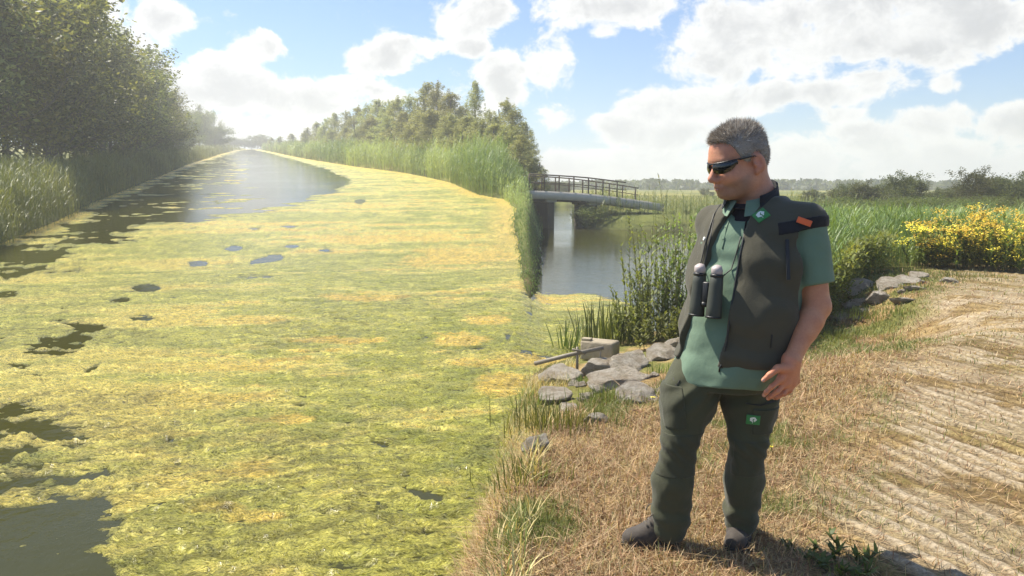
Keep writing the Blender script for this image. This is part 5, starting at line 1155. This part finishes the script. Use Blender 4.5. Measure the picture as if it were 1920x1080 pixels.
# hair: short, grey-brown, ruffled on top
def m_hair():
    def f(N):
        co = obj_co(N); n = N.noise(co, 60, 4, .7); c = N.mix(1.0, attr(N), N.n('ShaderNodeCombineColor', i={k: N.m('MULTIPLY_ADD', n, .7, .6) for k in range(3)}).outputs[0], 'MULTIPLY'); return bsdf(N, c, .5, .45)
    return mat('hair', f)
M_HAIR = m_hair()
def build_hair():
    line = lambda y: np.interp(y, [-.12, -.085, -.062, -.052, -.045, -.025, -.008, .000, .012, .030, .050, .065, .12], [-.085, -.080, -.062, -.03, .030, .038, .022, .004, .004, .028, .066, .086, .100])
    skull = Field(); skull.add(ell((0, -.012, .046), (.074, .097, .086)), .02); skull.add(ell((0, -.05, .015), (.066, .062, .07)), .03); skull.add(ell((0, .03, -.030), (.060, .066, .085)), .03); skull.add(ell((0, .050, .045), (.058, .045, .05)), .03)
    def hf(p):
        h = w2h(p); top = sstep(.03, .12, h[:, 2]); d = skull(h) - .0035 - .006 * top + .007 * (fbm(h, 46, 3) - .5) * (.5 + top); reg = (line(h[:, 1] + .006 * (fbm(h, 70, 2) - .5)) + .012 * (fbm(h, 80, 2) - .5)) - h[:, 2]
        return smax(d, reg, .006) * HS
    V, Q = surface(hf, HC - .2, HC + .2, .004); h = w2h(V); t = (.05 + .75 * fbm(h, 55, 3))[:, None]
    C = np.array([.12, .09, .068]) * (1 - t) + np.array([.44, .39, .33]) * t
    o = link('hair', mesh_np('hair', V, Q, [M_HAIR], C, True), MAN)
    # strands
    r = np.random.default_rng(5); n = 15000; k = r.choice(len(V), n); b = V[k]; hh = h[k]; ok = hf(b + .0 * b) < .006; b, hh = b[ok], hh[ok]; n = len(b)
    nr = hh - np.array([0, -.02, .02]); nr /= np.linalg.norm(nr, axis=1)[:, None]; top = sstep(.05, .115, hh[:, 2]); frt = sstep(.0, .06, hh[:, 1])
    comb = np.array([0, -.55, -.55]) * (1 - top)[:, None] + (np.array([0, .55, .35]) * frt[:, None] + np.array([0, -.35, .45]) * (1 - frt)[:, None]) * top[:, None]
    d = nr * (.12 + .22 * top)[:, None] + comb * 1.3 + r.normal(0, .28, (n, 3)); d /= np.linalg.norm(d, axis=1)[:, None]; L = (.011 + .012 * top * r.uniform(.3, 1.3, n))[:, None]; sd = np.cross(d, r.normal(0, 1, (n, 3))); sd /= np.linalg.norm(sd, axis=1)[:, None]
    bend = r.normal(0, .3, (n, 3)) + nr * .2; w = .00075; p0 = hh - nr * .003; p1 = p0 + d * L * .55; p2 = p1 + (d + bend * .7) * L * .5
    V2 = np.stack([p0 - sd * w, p0 + sd * w, p1 - sd * w * .8, p1 + sd * w * .8, p2], 1).reshape(-1, 3); i = 5 * np.arange(n)[:, None]
    Fq = i + np.array([[0, 1, 3, 2]]); Ft = i + np.array([[2, 3, 4]]); g = np.clip(r.normal(.5, .3, n), 0, 1)[:, None]; Cs = np.array([.17, .13, .095]) * (1 - g) + np.array([.66, .60, .52]) * g
    s = link('strands', mesh_np('strands', h2w(V2), [Fq, Ft], [M_HAIR], np.repeat(Cs, 5, axis=0)), o); s['kind'] = 'stuff'
build_hair()

# sunglasses
def build_glasses():
    mL = mat('dark_lens', lambda N: bsdf(N, (.006, .007, .008, 1), .06, .7)); mF = m_plain('black_frame', (.012, .012, .013), .3, .5, 100, .1)
    def wrap(a, z, extra=0.0):                      # point on the wrap curve in head space
        return np.array([(.076 + extra) * math.sin(a), .006 + (.098 + extra) * math.cos(a) ** .8 if math.cos(a) > 0 else .006, z])
    root = None
    mb = MB()
    A = np.linspace(R(-78), R(78), 33)
    top = [h2w(wrap(a, .019 + .004 * abs(math.sin(a)), .003)) for a in A]; mb.tube(top, .0032, 6); root = mb.build('sunglasses', mF, MAN, True); root['label'] = 'black wrap-around sunglasses'
    for s in (-1, 1):
        aa = np.linspace(R(7), R(70), 16) * s; V = []; rows = 7
        for a in aa:
            f = (abs(a) - R(7)) / R(63); lowz = -.020 * math.sin(math.pi * min(1, f * .95 + .12)) ** .6 + .006 * f; hi = .018 + .003 * f
            for k in range(rows): t = k / (rows - 1); V.append(h2w(wrap(a, hi + (lowz - hi) * t, .004 + .004 * math.sin(math.pi * t))))
        V = np.array(V); inn = V - (V - HC) / np.linalg.norm(V - HC, axis=1)[:, None] * .003; Fc = []; m = len(V)
        for i in range(15):
            for k in range(rows - 1): a = i * rows + k; Fc += [[a, a + 1, a + rows + 1], [a, a + rows + 1, a + rows], [m + a, m + a + rows + 1, m + a + 1], [m + a, m + a + rows, m + a + rows + 1]]
        mb = MB(); mb.add(np.concatenate([V, inn]), Fc); mb.build('lens', mL, root, True)
        P = [h2w(q) for q in ((s * .073, .040, .020), (s * .0785, .015, .0205), (s * .0805, -.015, .020), (s * .081, -.035, .012), (s * .079, -.050, -.004))]
        mb = MB(); mb.tube(P, [.0062, .0058, .0045, .0036, .0028], 6, flat=.55); mb.build('temple', mF, root, True)
        mb = MB(); mb.tube([h2w((s * .009, .104, .010)), h2w((s * .010, .106, -.002)), h2w((s * .013, .102, -.010))], .0025, 5); mb.build('nose_pad', mF, root, True)
build_glasses()

# binoculars hanging on the chest
def build_binoculars():
    mA = m_plain('binocular_armour', (.055, .060, .048), .65, .35, 60, .15, .4, .001); mK = m_plain('binocular_black', (.012, .012, .012), .45, .5, 80, .1); mE = m_plain('eyecup_cover', (.42, .36, .345), .5, .4, 60, .1)
    c0, dy = near_surface(1336, 543, shirt); base = c0 + O + FRT * .050; e = empty('binoculars', base)
    ux = n3(LFT * .95 + FRT * .10); uz = n3(np.array([.03, 0, 1]) + FRT * -.06)
    def Q(u, f, z): return ux * u + FRT * f + uz * z
    for k, s in enumerate((-1, 1)):
        u = s * .040; mb = MB(); mb.tube([Q(u, 0, z) for z in (-.103, -.098, -.06, -.01, .030, .058, .064)], [.030, .032, .031, .029, .028, .026, .020], 18); b = mb.build('barrel', mA, e, True)
        mb = MB(); mb.tube([Q(u, 0, z) for z in (-.108, -.100)], [.033, .033], 18); mb.build('objective_ring', mK, b, True)
        mb = MB(); mb.tube([Q(u, 0, z) for z in (.060, .068, .072)], [.027, .027, .024], 16); mb.build('eyepiece_ring', mK, b, True)
        mb = MB(); mb.tube([Q(u, 0.0, .070), Q(u, .003, .084), Q(u, .010, .100), Q(u, .014, .106)], [.022, .0235, .021, .010], 14); mb.build('eyecup', mE, b, True)
    mb = MB(); mb.box(tuple(Q(0, .004, -.005)), (.03, .03, .085), np.column_stack([ux, np.cross(uz, ux), uz]), bev=.006); mb.build('hinge', mK, e, True)
    mb = MB(); mb.tube([Q(0, .012, -.045), Q(0, .012, -.065)], .013, 12); mb.build('focus_wheel', mK, e, True)
    mb = MB(); mb.box(tuple(Q(0, .004, .030)), (.04, .022, .016), np.column_stack([ux, np.cross(uz, ux), uz]), bev=.004); mb.build('bridge', mA, e, True)
    for s, pts in ((1, [(1372, 505), (1381, 478), (1390, 445), (1397, 412), (1408, 388)]), (-1, [(1316, 490), (1323, 460), (1331, 430), (1340, 402), (1352, 384)])):
        P = [Q(s * .060, .0, .060)]
        for px, py in pts:
            c, dd = near_surface(px, py, both); P.append(c + O - base + FRT * .006)
        mb = MB(); mb.tube(P, .0028, 6); mb.build('strap', mK, e, True)
    tag(e, 'dark green binoculars with pale eyecups hanging on the man\'s chest', 'binoculars')
build_binoculars()
# ---------------------------------------------------------------- summer haze
def build_haze():
    x0, x1, y0, y1, z0, z1 = -900, 900, -60, 1250, -3.3, 40
    V = [(x, y, z) for z in (z0, z1) for y in (y0, y1) for x in (x0, x1)]
    Fc = [[0, 2, 3, 1], [4, 5, 7, 6], [0, 1, 5, 4], [2, 6, 7, 3], [0, 4, 6, 2], [1, 3, 7, 5]]
    m = bpy.data.materials.new('haze'); m.use_nodes = True; t = m.node_tree; t.nodes.clear(); N = NT(t)
    v = N.n('ShaderNodeVolumePrincipled'); v.inputs['Color'].default_value = (.94, .95, .95, 1); v.inputs['Density'].default_value = HAZE; v.inputs['Anisotropy'].default_value = .3
    o = N.n('ShaderNodeOutputMaterial'); N.put(o.inputs['Volume'], v.outputs[0])
    tag(link('haze', mesh_np('haze', V, np.array(Fc), [m])), kind='stuff')
HAZE = .0015
build_haze()
